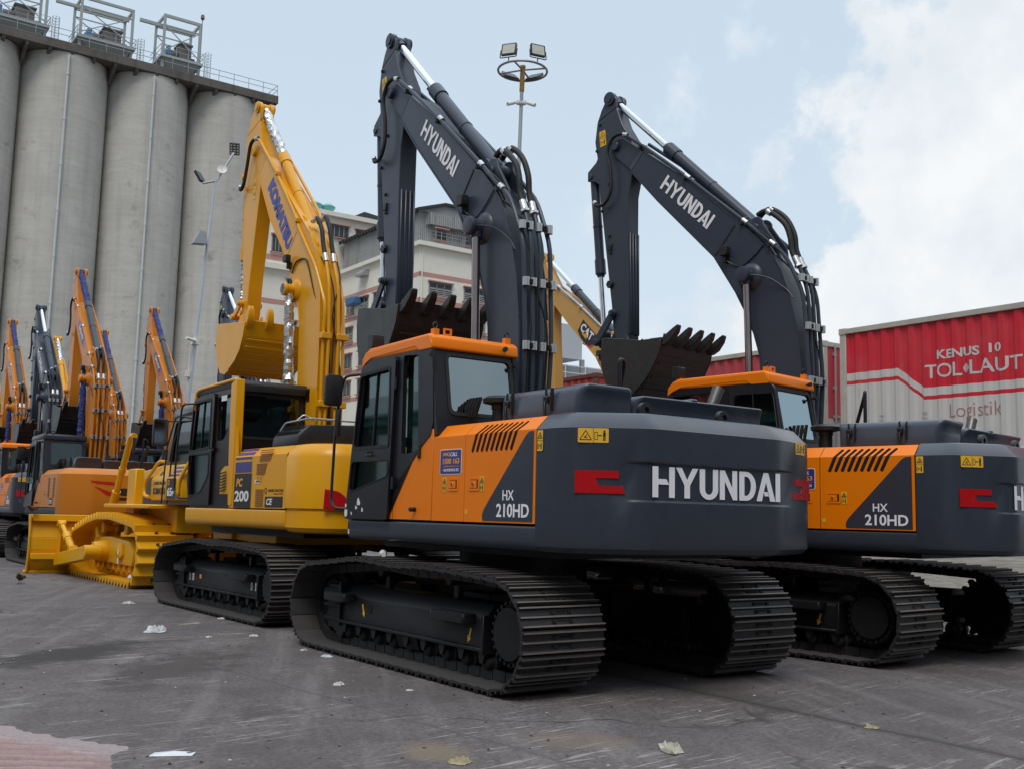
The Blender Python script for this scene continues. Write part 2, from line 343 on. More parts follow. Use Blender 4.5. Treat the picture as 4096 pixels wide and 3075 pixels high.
# ------------------------------------------------------------------ crawler tracks
def chain_path(rear, front, top, n=14):
    # rear / front: (x, z, r); top: intermediate points of the upper run, rear to front
    P = []
    x, z, r = rear
    P += [(x+r*cos(a), z+r*sin(a)) for a in [1.5*pi-pi*i/n for i in range(n+1)]]      # bottom -> back -> top
    P += top
    x, z, r = front
    P += [(x+r*cos(a), z+r*sin(a)) for a in [pi/2-pi*i/n for i in range(n+1)]]
    return P
def shoes(g, path, pitch, prof, y0, y1, mats=None, extra=None):
    L = [0.]; P = [Vector(p) for p in path]; P.append(P[0])
    for i in range(1, len(P)): L.append(L[-1]+(P[i]-P[i-1]).length)
    N = round(L[-1]/pitch); step = L[-1]/N
    def at(s):
        s %= L[-1]
        for i in range(1, len(P)):
            if s <= L[i]: return P[i-1].lerp(P[i], (s-L[i-1])/max(L[i]-L[i-1], 1e-9))
    for k in range(N):
        a, b = at(k*step), at((k+1)*step); c = (a+b)/2; t = (b-a).normalized(); n = Vector((-t.y, t.x))
        to = lambda u, w: (c.x+t.x*u+n.x*w, c.y+t.y*u+n.y*w)
        q = [to(u*step, w) for u, w in prof]; m = len(q); v = [(p[0], y0, p[1]) for p in q]+[(p[0], y1, p[1]) for p in q]
        f = [tuple(range(m))[::-1], tuple(range(m, 2*m))]
        g.add(v, f, 0)
        for i in range(m):
            j = (i+1) % m; g.add([v[i], v[j], v[m+j], v[m+i]], [(0, 1, 2, 3)], (mats or {}).get(i, 0))
        if extra: extra(g, to, step)
    return g
SHOE = [(-.47, -.014), (-.49, .012), (-.44, .042), (-.37, .042), (-.33, .012), (-.07, .012), (-.03, .032), (.04, .032), (.08, .012), (.33, .012), (.37, .042), (.44, .042), (.49, .012), (.50, .0), (.43, -.004)]
def exc_extra(g, to, st):
    def bx(u0, u1, w0, w1, y0, y1, m):
        a, b, c, d = to(u0, w0), to(u1, w0), to(u1, w1), to(u0, w1)
        g.add([(p[0], y0, p[1]) for p in (a, b, c, d)]+[(p[0], y1, p[1]) for p in (a, b, c, d)], [(0, 3, 2, 1), (4, 5, 6, 7), (0, 1, 5, 4), (1, 2, 6, 5), (2, 3, 7, 6), (3, 0, 4, 7)], m)
    for s in (-1, 1):
        bx(-.46*st, .46*st, -.10, -.012, s*.10-.02, s*.10+.02, 0)
    bx(-.20*st, -.11*st, .012, .0145, -.05, .05, 2); bx(.14*st, .26*st, .012, .0145, -.045, .045, 2)
    for y in (-.10, .07): bx(-.26*st, -.12*st, .012, .026, y, y+.035, 2); bx(.13*st, .27*st, .012, .026, y, y+.035, 2)
YC, SWH = 1.177, .416
def make_track(root, frame_mat=UNDER, shoe_mat=TRK, stickers=None):
    path = chain_path((-1.755, .487, .437), (1.775, .462, .41), [(-.95, .958), (-.55, .965), (-.1, .945), (.45, .972), (.75, .972), (1.2, .925)])
    g = shoes(G(), path, .19, SHOE, -SWH, SWH, {2: 1, 6: 1, 10: 1, 14: 3}, exc_extra)
    t = g.obj('crawler_track', [shoe_mat, TRKW, HOLE, TRKI], root, recalc=True, ang=25)
    t.location = (0, YC, 0)
    g = G()
    g.prism([(.20, .325), (.20, .575), (.10, .69), (-.16, .69), (-.20, .60), (-.20, .33)], 'yz', -1.36, 1.36)
    g.box((-1.37, -.2, .295), (1.37, .235, .326)); g.box((-1.40, -.19, .28), (-1.36, .245, .61))
    for z in (.30, .44, .60): g.box((1.36, -.16, z), (1.76, .215, z+.035))
    g.box((1.36, -.15, .22), (1.70, .19, .68)); g.box((1.34, -.18, .26), (1.37, .232, .72))
    g.prism([(.06, .205), (.15, .17), (.20, .30), (.06, .36)], 'yz', -.20, .20); g.prism([(1.36, .12), (1.70, .30), (1.70, .38), (1.30, .38), (1.28, .22)], 'xz', .12, .2)
    for x in (-.62, .68): g.cyl((x, -.1, .86), (x, .12, .86), .055, n=12); g.box((x-.04, -.03, .68), (x+.04, .03, .86))
    fr = g.obj('track_frame', frame_mat, t, bevel=.006)
    for x0, x1 in ((1.05, 1.55), (-1.22, -.64)):
        b = G().prism(rr([(x0, .2), (x0, .34), (x1, .34), (x1, .2)], [0, .03, .12, 0], 3), 'xy', .525, .605)
        for k in range(14): b.box((x0+.02+k*(x1-x0-.05)/14, .325, .605), (x0+.02+(k+.5)*(x1-x0-.05)/14, .342, .617))
        b.obj('step', frame_mat, t, bevel=.004)
    g = G(); n = 21; pts = []
    for k in range(n):
        a = 2*pi*k/n
        for da, r in ((-.10, .345), (-.045, .405), (.045, .405), (.10, .345)): pts.append((-1.755+r*cos(a+da), .487+r*sin(a+da)))
    g.prism(pts, 'xz', -.04, .04); g.cyl((-1.755, .04, .487), (-1.755, .19, .487), .30, .27, 28); g.cyl((-1.755, .19, .487), (-1.755, .235, .487), .225, .215, 28)
    for k in range(24): a = 2*pi*k/24; g.cyl((-1.755+.25*cos(a), .18, .487+.25*sin(a)), (-1.755+.25*cos(a), .222, .487+.25*sin(a)), .016, n=6)
    g.obj('drive_sprocket', frame_mat, t)
    g = G(); g.cyl((1.775, -.05, .462), (1.775, .05, .462), .325, n=28); g.cyl((1.775, -.10, .462), (1.775, .10, .462), .26, n=28); g.obj('idler_wheel', frame_mat, t)
    r0 = None
    for k in range(9):
        if r0 is None:
            g = G(); g.lathe((0, -.17, .205), (0, 1, 0), [(0, .05), (.02, .075), (.06, .075), (.07, .10), (.12, .10), (.13, .07), (.21, .07), (.22, .10), (.27, .10), (.28, .075), (.33, .06), (.35, .03)], 16)
            g.prism([(-.045, .33), (-.05, .27), (-.02, .20), (.02, .20), (.05, .27), (.045, .33)], 'xz', .18, .205)
            r0 = g.obj('track_roller', ROLL, t); r = r0
        else:
            r = r0.copy(); COL.objects.link(r); r.parent = t
        r.location = (-1.32+k*.325, 0, 0)
    if stickers == 'arrow':
        for x, z, a in ((.86, .46, -.35), (-1.13, .42, .35)):
            c, s_ = cos(a), sin(a); q = [(-.012, .06), (.012, .06), (.012, -.02), (.03, -.02), (0, -.075), (-.03, -.02), (-.012, -.02)]
            G().plate([(x+u*c-w*s_, z+u*s_+w*c) for u, w in q], [], (0, .2035, 0), (-1, 0, 0), (0, 0, 1), .002).xf(lambda X, Y, Z: (-X, Y, Z)).obj('arrow_sticker', YST, t)
    if stickers == 'label':
        for x in (1.16, 1.03, -1.12, -1.27):
            g = G(); g.box((x-.03, .20, .40), (x+.03, .2045, .50), 0)
            for z in (.42, .44, .46): g.box((x-.02, .2045, z), (x+.02, .206, z+.008), 1)
            g.obj('white_label', [CREAM, INK], t)
        G().box((.70, .20, .44), (.77, .2045, .50)).obj('orange_label', OGINK, t)
        G().cyl((.80, .19, .48), (.80, .204, .48), .045, n=14).obj('frame_hole', HOLE, t)
    if stickers == 'arrow': G().cyl((.72, .19, .48), (.72, .204, .48), .045, n=14).obj('frame_hole', HOLE, t)
    t2 = clone(t, root); t2.location = (0, -YC, 0); t2.scale = (1, -1, 1)
    return t, t2
def undercarriage(root, m=UNDER, plates=None):
    g = G(); g.box((-.75, -.85, .46), (.75, .85, .80)); g.cyl((0, 0, .8), (0, 0, 1.10), .66, n=32)
    for x in (-.62, .62):
        for s in (-1, 1): g.prism([(x-.22, s*.5), (x+.22, s*.5), (x+.25, s*1.0), (x-.25, s*1.0)], 'xy', .42, .74)
    for k in range(20): a = 2*pi*k/20; g.cyl((.6*cos(a), .6*sin(a), 1.06), (.6*cos(a), .6*sin(a), 1.12), .02, n=6)
    return g.obj('undercarriage_frame', m, root, bevel=.01)
# ------------------------------------------------------------------ counterweight
def cw_plan(hw=1.33, sub=6):
    # left edge seam -> round the back -> right seam, with rounded vertical edges; then straight across the front
    P = [(-1.985, 1.33), (-2.37, 1.31), (-2.77, .76), (-2.77, -.74), (-2.52, -1.47), (-1.985, -1.47)]
    out = []
    for i, p in enumerate(P):
        p = Vector(p)
        if i in (0, 5): out.append(p); continue
        a = (Vector(P[i-1])-p); b = (Vector(P[i+1])-p); k = .16 if i in (1, 4) else .10
        k = min(k, a.length*.4, b.length*.4); a = p+a.normalized()*k; b = p+b.normalized()*k
        for j in range(5): t = j/4; out.append(a*(1-t)**2+p*2*t*(1-t)+b*t*t)
        if i < 4:
            q = Vector(P[i+1]); n = sub if i == 2 else 3
            for j in range(1, n): out.append(b.lerp(q, j/n*.86))
    return out
def counterweight(root, m, plan, levels, recess=None):
    # levels: (inset, z); recess: (z0, z1, depth)
    n = len(plan)
    def inset(i, d):
        p = plan[i]; a = plan[max(i-1, 0)]; b = plan[min(i+1, n-1)]; t = (b-a).normalized(); nn = Vector((-t.y, t.x))
        return p+nn*d if 0 < i < n-1 else p+Vector((0, -d if p.y > 0 else d))
    lv = list(levels)
    if recess:
        z0, z1, d = recess; lv += [(0, z0-.018), (-9, z0), (-9, z1), (0, z1+.018)]
    lv.sort(key=lambda q: q[1]); R = []
    for d, z in lv:
        ring = []
        for i in range(n):
            if d == -9:
                y = abs(plan[i].y+.0); w = max(0, min(1, (1.05-y)/.28)); dd = recess[2]*w*w*(3-2*w)
            else: dd = d
            p = inset(i, dd); ring.append((p.x, p.y, z))
        R.append(ring)
    return G().rings(R).obj('counterweight', m, root, ang=28)
def facet(A, B):
    A, B = Vector((*A, 0)), Vector((*B, 0)); return A, (B-A).normalized()
# ------------------------------------------------------------------ hydraulic cylinders, boom, arm, bucket
def ram(root, name, p, q, rb, rr_, frac, bm, rm=CHROME, n=14, gland=True, foil=None):
    # barrel from p over frac of the length, rod on to q
    p, q = Vector(p), Vector(q); m = p.lerp(q, frac); d = (q-p).normalized()
    g = G(); g.cyl(p, m, rb, n=n)
    if gland: g.cyl(m-d*.22, m, rb*1.18, n=n); g.cyl(m-d*.02, m+d*.05, rb*1.05, rb*.75, n=n); g.cyl(p.lerp(q, frac*.5), p.lerp(q, frac*.5)+d*.03, rb*1.08, n=n)
    g.cyl(p+Vector((0, -rb*1.1, 0)), p+Vector((0, rb*1.1, 0)), rb*1.05, n=n)
    b = g.obj(name, bm, root)
    g = G(); g.cyl(m, q, rr_, n=n)
    r = g.obj('piston_rod', rm, b)
    g = G(); g.cyl(q+Vector((0, -rb*1.05, 0)), q+Vector((0, rb*1.05, 0)), rb*.95, n=n); g.cyl(q-d*rb*1.6, q-d*rb*.5, rr_*1.3, n=n); g.obj('rod_eye', bm, b)
    if foil:
        rnd = random.Random(5); a, c = foil
        g = G(); N = 34
        g.tube([m.lerp(q, a+(c-a)*k/N) for k in range(N+1)], rr_*1.5, 14, curve=False, jit=.20, rnd=rnd, rad=lambda t: 1+.04*sin(t*31)+.04*sin(t*57+1))
        g.obj('protective_wrap', foil_mat[0], b, ang=20)
    return b
foil_mat = [FOIL]
def bucket(root, prof, lip, tip, hw, yc, m, teeth_n, pins, tooth_m=None, ridges=True):
    y0, y1 = yc-hw, yc+hw
    g = G()
    for y, s in ((y1-.03, 0), (y0, 0)): g.prism(prof['side'], 'xz', y, y+.03)
    for y in (y1, y0-.02):
        g.prism(prof['wear'], 'xz', y, y+.02)
    sh = prof['shell']; n = len(sh); th = .035; inn = []
    for i in range(n):
        a = Vector(sh[max(i-1, 0)]); b = Vector(sh[min(i+1, n-1)]); t = (b-a).normalized(); nn = Vector((-t.y, t.x)); inn.append(tuple(Vector(sh[i])+nn*th*prof.get('dir', 1)))
    for i in range(n-1): g.prism([sh[i], sh[i+1], inn[i+1], inn[i]], 'xz', y0+.03, y1-.03)
    if ridges:
        for i in range(1, min(5, n-1)):
            for fr in ((.25, .75) if ridges == 2 else (.5,)):
                p = Vector(sh[i]).lerp(Vector(sh[i+1]), fr); t = (Vector(sh[i+1])-Vector(sh[i])).normalized(); nn = Vector((t.y, -t.x))*prof.get('dir', 1)
                g.prism([tuple(p-t*.02), tuple(p+t*.02), tuple(p+t*.02+nn*.012), tuple(p-t*.02+nn*.012)], 'xz', y0+.06, y1-.06)
    for s in (-1, 1): g.prism(prof['lug'], 'xz', yc+s*.18-.02, yc+s*.18+.02)
    for q in pins: g.cyl((q[0], yc-.26, q[1]), (q[0], yc+.26, q[1]), .05, n=12)
    b = g.obj('bucket', m, root, bevel=.004)
    L, T = Vector(lip), Vector(tip); d = (T-L).normalized(); nn = Vector((-d.y, d.x)); ln = (T-L).length
    for k in range(teeth_n):
        y = y0+.06+(y1-y0-.12)*k/(teeth_n-1); R = []
        for t, w, h in ((-.35, .055, .022), (0, .06, .055), (.3, .06, .06), (.75, .05, .042), (1, .042, .014)):
            c = L+d*ln*t+nn*(.02*t*(1-t)*4); R.append([(c.x+nn.x*h*a, y+w*b_, c.y+nn.y*h*a) for a, b_ in ((1, 1), (1, -1), (-1, -1), (-1, 1))])
        G().rings(R).obj('bucket_tooth', tooth_m or m, b, bevel=.008)
    return b
def rot2(pts, c, a, off=(0, 0)):
    ca, sa = cos(a), sin(a); return [(c[0]+(x-c[0])*ca-(z-c[1])*sa+off[0], c[1]+(x-c[0])*sa+(z-c[1])*ca+off[1]) for x, z in pts]
HY = dict(
 boom=[(2.3, 6.67), (1.63, 6.17), (.74, 5.40), (.42, 5.10), (.2, 4.87), (.05, 4.62), (-.06, 4.31), (-.17, 3.9), (-.22, 3.5), (-.24, 3.0), (-.2, 2.4), (-.04, 1.95), (.2, 1.88), (.34, 2.3), (.33, 3.2), (.36, 3.53), (.45, 3.83), (.57, 4.11), (.73, 4.41), (.92, 4.70), (1.07, 4.93), (2.04, 5.89), (2.54, 6.43)],
 fork=[(2.3, 6.67), (2.72, 6.98)]+circ((2.84, 6.87), .125, 7, 1.9, -1.4)+[(2.54, 6.43)],
 tip=(2.84, 6.87), clev=(.46, 5.24), lug=[(.10, 4.80), (.74, 5.40), (.58, 5.42)]+circ((.46, 5.27), .12, 6, 1.0, 3.6)+[(.12, 4.95)],
 arm=[(2.88, 7.5), (2.89, 7.64), (2.93, 7.71), (3.0, 7.735), (3.08, 7.68), (3.18, 7.53), (3.26, 7.35), (3.30, 7.05), (3.235, 6.72), (3.20, 6.3), (2.93, 4.5), (2.89, 4.10), (2.80, 3.90), (2.68, 3.86), (2.61, 3.95), (2.60, 4.6), (2.63, 5.6), (2.63, 6.1), (2.55, 6.45), (2.50, 6.7), (2.58, 6.92), (2.76, 7.2)],
 armfork=[(2.88, 7.5), (2.89, 7.64), (2.93, 7.71), (3.0, 7.735), (3.08, 7.68), (3.18, 7.53), (3.26, 7.35)], ram=((.46, 5.24), (3.01, 7.66)), bossp=(.5, 4.58), bcyl=((3.40, 6.54), (3.16, 4.12)), bbar=(.42, 2.0), link=[((2.87, 4.38), (3.18, 3.98)), ((3.18, 3.98), (2.86, 3.72))],
 bucket=dict(side=[(2.97, 3.78), (2.94, 4.0), (2.56, 3.95), (2.28, 3.9), (1.87, 3.9), (1.92, 3.67), (2.04, 3.46), (2.17, 3.30), (2.34, 3.16), (2.52, 3.11), (2.72, 3.16), (2.87, 3.33), (2.95, 3.56)],
   wear=[(1.87, 3.9), (2.07, 3.9), (2.06, 3.7), (2.2, 3.5), (2.40, 3.3), (2.34, 3.17), (2.17, 3.31), (2.04, 3.47), (1.92, 3.68)],
   shell=[(1.84, 3.95), (1.92, 3.67), (2.04, 3.46), (2.17, 3.30), (2.34, 3.16), (2.52, 3.11), (2.72, 3.16), (2.87, 3.33), (2.95, 3.56), (2.97, 3.78), (2.94, 4.0)],
   lug=[(2.75, 3.9), (2.82, 4.08), (3.0, 3.9), (3.1, 3.76), (2.94, 3.6), (2.7, 3.8)]), lip=(1.87, 3.84), toot=(1.63, 4.05), hw=.60, yc=-.07)
KO = dict(
 boom=[(1.95, 7.35), (1.2, 6.68), (.55, 6.06), (.14, 5.68), (-.14, 5.30), (-.28, 4.95), (-.33, 4.6), (-.36, 4.11), (-.36, 3.23), (-.28, 2.4), (-.08, 1.92), (.18, 1.9), (.31, 2.4), (.30, 3.41), (.33, 4.25), (.40, 4.5), (.52, 4.78), (.75, 5.15), (1.1, 5.60), (1.65, 6.2), (2.24, 7.10)],
 fork=[(1.95, 7.35), (2.40, 7.70)]+circ((2.50, 7.58), .13, 7, 1.9, -1.2)+[(2.24, 7.10)],
 tip=(2.50, 7.58), clev=(.30, 5.68), lug=[(-.05, 5.42), (.58, 6.08), (.42, 6.0)]+circ((.30, 5.70), .13, 6, 1.0, 3.6)+[(-.04, 5.5)],
 arm=[(2.42, 8.15), (2.40, 8.38), (2.44, 8.46), (2.52, 8.49), (2.62, 8.45), (2.83, 8.30), (2.96, 8.0), (2.99, 7.6), (2.92, 6.54), (2.79, 4.9), (2.74, 4.66), (2.62, 4.62), (2.56, 4.75), (2.53, 5.2), (2.24, 6.95), (2.05, 7.28), (2.12, 7.5), (2.34, 7.85)],
 armfork=[(2.42, 8.15), (2.40, 8.38), (2.44, 8.46), (2.52, 8.49), (2.62, 8.45), (2.83, 8.30), (2.96, 8.0)], ram=((.30, 5.68), (2.53, 8.41)), bossp=(.53, 4.83), bcyl=((3.12, 7.3), (3.02, 4.85)), bbar=(.34, 2.0), link=[((2.74, 4.95), (3.02, 4.75)), ((3.02, 4.75), (2.72, 4.42))],
 bucket=dict(side=[(2.74, 4.54), (1.5, 4.42), (1.55, 4.2), (1.66, 3.98), (1.85, 3.82), (2.1, 3.70), (2.3, 3.64), (2.5, 3.68), (2.68, 3.9), (2.78, 4.24)],
   wear=[(1.5, 4.42), (1.75, 4.44), (1.75, 4.25), (1.9, 4.05), (2.2, 3.85), (2.1, 3.70), (1.85, 3.82), (1.66, 3.98), (1.55, 4.2)],
   shell=[(1.48, 4.45), (1.55, 4.2), (1.66, 3.98), (1.85, 3.82), (2.1, 3.70), (2.3, 3.64), (2.5, 3.68), (2.68, 3.9), (2.78, 4.24), (2.74, 4.54)],
   lug=[(2.5, 4.48), (2.6, 4.74), (2.75, 4.6), (2.8, 4.42), (2.7, 4.3), (2.5, 4.4)]), lip=(1.52, 4.38), toot=(1.47, 4.68), hw=.56, yc=.03)
def turned(d, a, c=(.1, 2.0), k=1., drop=()):
    f = lambda pts: [(c[0]+(x-c[0])*k, c[1]+(z-c[1])*k) for x, z in rot2(pts, c, a)]; o = {}
    for n, v in d.items():
        if n in ('bossp', 'tip', 'clev', 'lip', 'toot'): o[n] = f([v])[0]
        elif n == 'bucket': o[n] = {q: (f(w) if isinstance(w, list) else w) for q, w in v.items()}
        elif n == 'link': o[n] = [tuple(f(x)) for x in v]
        elif n in ('ram', 'bcyl'): o[n] = tuple(f(v))
        elif n in ('boom', 'fork', 'lug', 'arm', 'armfork'): o[n] = f(v)
        else: o[n] = v
    return o
def front_end(root, d, bm, buck_m, ramm, yc=.06, bw=.19, aw=.125, grooves=True, foil=False, rodmat=CHROME, tooth=None):
    g = G(); g.prism(d['boom'], 'xz', yc-bw, yc+bw)
    for s in (-1, 1):
        a = yc+s*(bw-.03); b = yc+s*(bw-.075); g.prism(d['fork'], 'xz', min(a, b), max(a, b))
        c = yc+s*.105; g.prism(d['lug'], 'xz', c-.018, c+.018)
        n = len(d['boom'])
    g.cyl((d['tip'][0], yc-bw-.03, d['tip'][1]), (d['tip'][0], yc+bw+.03, d['tip'][1]), .07, n=16)
    g.cyl((d['clev'][0], yc-.15, d['clev'][1]), (d['clev'][0], yc+.15, d['clev'][1]), .05, n=14)
    x, z = d['bossp']; g.cyl((x, yc-bw-.17, z), (x, yc+bw+.17, z), .085, n=20)
    for s in (-1, 1):
        g.lathe((x, yc+s*bw*.95, z), (0, s, 0), [(0, .19), (.02, .18), (.05, .14), (.06, .105)], 24); g.lathe((x, yc+s*(bw+.165), z), (0, s, 0), [(0, .105), (.05, .105), (.06, .09)], 20)
    E0, E1 = Vector(d['fork'][0]), Vector(d['fork'][-1]); q_ = Vector((E0.y-E1.y, E1.x-E0.x)).normalized()*-.0; t_ = Vector(d['tip']); q_ = (t_-(E0+E1)/2).normalized()*.20; M0 = E0.lerp(E1, .12)+q_; M1 = E0.lerp(E1, .80)+q_
    g.rings([[(E0.x, yc-bw, E0.y), (E1.x, yc-bw, E1.y), (E1.x, yc+bw, E1.y), (E0.x, yc+bw, E0.y)], [(M0.x, yc-bw+.075, M0.y), (M1.x, yc-bw+.075, M1.y), (M1.x, yc+bw-.075, M1.y), (M0.x, yc+bw-.075, M0.y)]])
    boom = g.obj('boom', bm, root, bevel=.009, ang=30)
    # weld bead flanges along the lower and upper edges of the side plate
    g = G(); B = d['boom']; n = len(B)
    for i in list(range(0, 8))+list(range(n-9, n-1)):
        for s in (-1, 1):
            p, q = B[i], B[i+1]; g.bar((p[0], yc+s*(bw+.002), p[1]), (q[0], yc+s*(bw+.002), q[1]), .012, .016)
    g.obj('weld_flange', bm, boom)
    g = G(); F = d['armfork']; g.prism([p for p in d['arm'] if p not in F[1:-1]], 'xz', yc-aw, yc+aw)
    for s in (-1, 1): a_ = yc+s*(aw-.001); b_ = yc+s*(aw-.055); g.prism(F, 'xz', min(a_, b_), max(a_, b_))
    t = d['ram'][1]
    arm = g.obj('arm', bm, root, bevel=.009, ang=30)
    g = G()
    for s in (-1, 1): g.cyl((t[0], yc+s*(aw-.05), t[1]), (t[0], yc+s*(aw+.03), t[1]), .10, n=20)
    g.cyl((t[0], yc-aw-.045, t[1]), (t[0], yc+aw+.045, t[1]), .06, n=14); g.obj('arm_pin_boss', bm, arm); g = G()
    k = d['link'][0][0]; g.cyl((k[0], yc-aw-.08, k[1]), (k[0], yc+aw+.08, k[1]), .05, n=12); g.cyl((k[0], yc+aw+.08, k[1]), (k[0], yc+aw+.11, k[1]), .035, n=8); g.obj('link_pin', bm, arm); g = G()
    x, z = d['bcyl'][0]; g.cyl((x, yc-.12, z), (x, yc+.12, z), .045, n=12); g.prism([(x-.24, z-.2), (x-.24, z+.42), (x-.1, z+.2), (x+.06, z+.08), (x+.06, z-.06), (x-.1, z-.1)], 'xz', yc-.1, yc-.07); g.prism([(x-.24, z-.2), (x-.24, z+.42), (x-.1, z+.2), (x+.06, z+.08), (x+.06, z-.06), (x-.1, z-.1)], 'xz', yc+.07, yc+.1)
    g.obj('cylinder_bracket', bm, arm, bevel=.006)
    if grooves:
        A = [p for p in d['arm'] if 3.9 < p[1] < 5.8 and p[0] < 2.75]
        g = G(); x0, x1 = (2.60, 2.62)
        if 'gx' in d: x0, x1 = d['gx']
        for y in (-.095, -.035, .03, .095): g.bar((x0, yc+y, 4.05), (x1, yc+y, 5.55), .028, .05, up=(1, 0, 0))
        g.obj('arm_guard_rib', bm, arm, bevel=.012)
    P, Q = d['ram']
    ram(root, 'arm_cylinder', (P[0], yc, P[1]), (Q[0], yc, Q[1]), .085, .052, .60, ramm, rodmat, foil=(.0, .93) if foil else None)
    P, Q = d['bcyl']; ram(root, 'bucket_cylinder', (P[0], yc, P[1]), (Q[0], yc, Q[1]), .07, .042, .62, ramm, rodmat, foil=(.02, .95) if foil else None)
    x, z = d['bossp']; bx, bz = d['bbar']
    for s in (-1, 1): ram(root, 'boom_cylinder', (bx, yc+s*(bw+.10), bz), (x, yc+s*(bw+.10), z), .075, .047, .32, ramm, RODM if rodmat is CHROME and not foil else rodmat, foil=(.05, .96) if foil else None)
    for (a, b), off in zip(d['link'], (aw+.045, .07)):
        g = G()
        for s in (-1, 1): g.bar((a[0], yc+s*off, a[1]), (b[0], yc+s*off, b[1]), .035, .10, up=(0, 1, 0)) if False else g.prism(capsule(a, b, .055), 'xz', yc+s*off-.018, yc+s*off+.018)
        g.cyl((b[0], yc-off-.05, b[1]), (b[0], yc+off+.05, b[1]), .05, n=12)
        g.obj('bucket_link', bm if foil else ramm, root, bevel=.004)
    bucket(root, d['bucket'], d['lip'], d['toot'], d['hw'], d['yc'], buck_m, 5 if not foil else 4, [d['link'][1][1], d['arm'][12] if False else d['link'][1][1]], tooth, ridges=2 if foil else 1)
    return boom, arm
def capsule(a, b, r, n=6):
    a, b = Vector(a), Vector(b); t = atan2((b-a).y, (b-a).x)
    return [(a.x+r*cos(t+pi/2+pi*i/n), a.y+r*sin(t+pi/2+pi*i/n)) for i in range(n+1)]+[(b.x+r*cos(t-pi/2+pi*i/n), b.y+r*sin(t-pi/2+pi*i/n)) for i in range(n+1)]
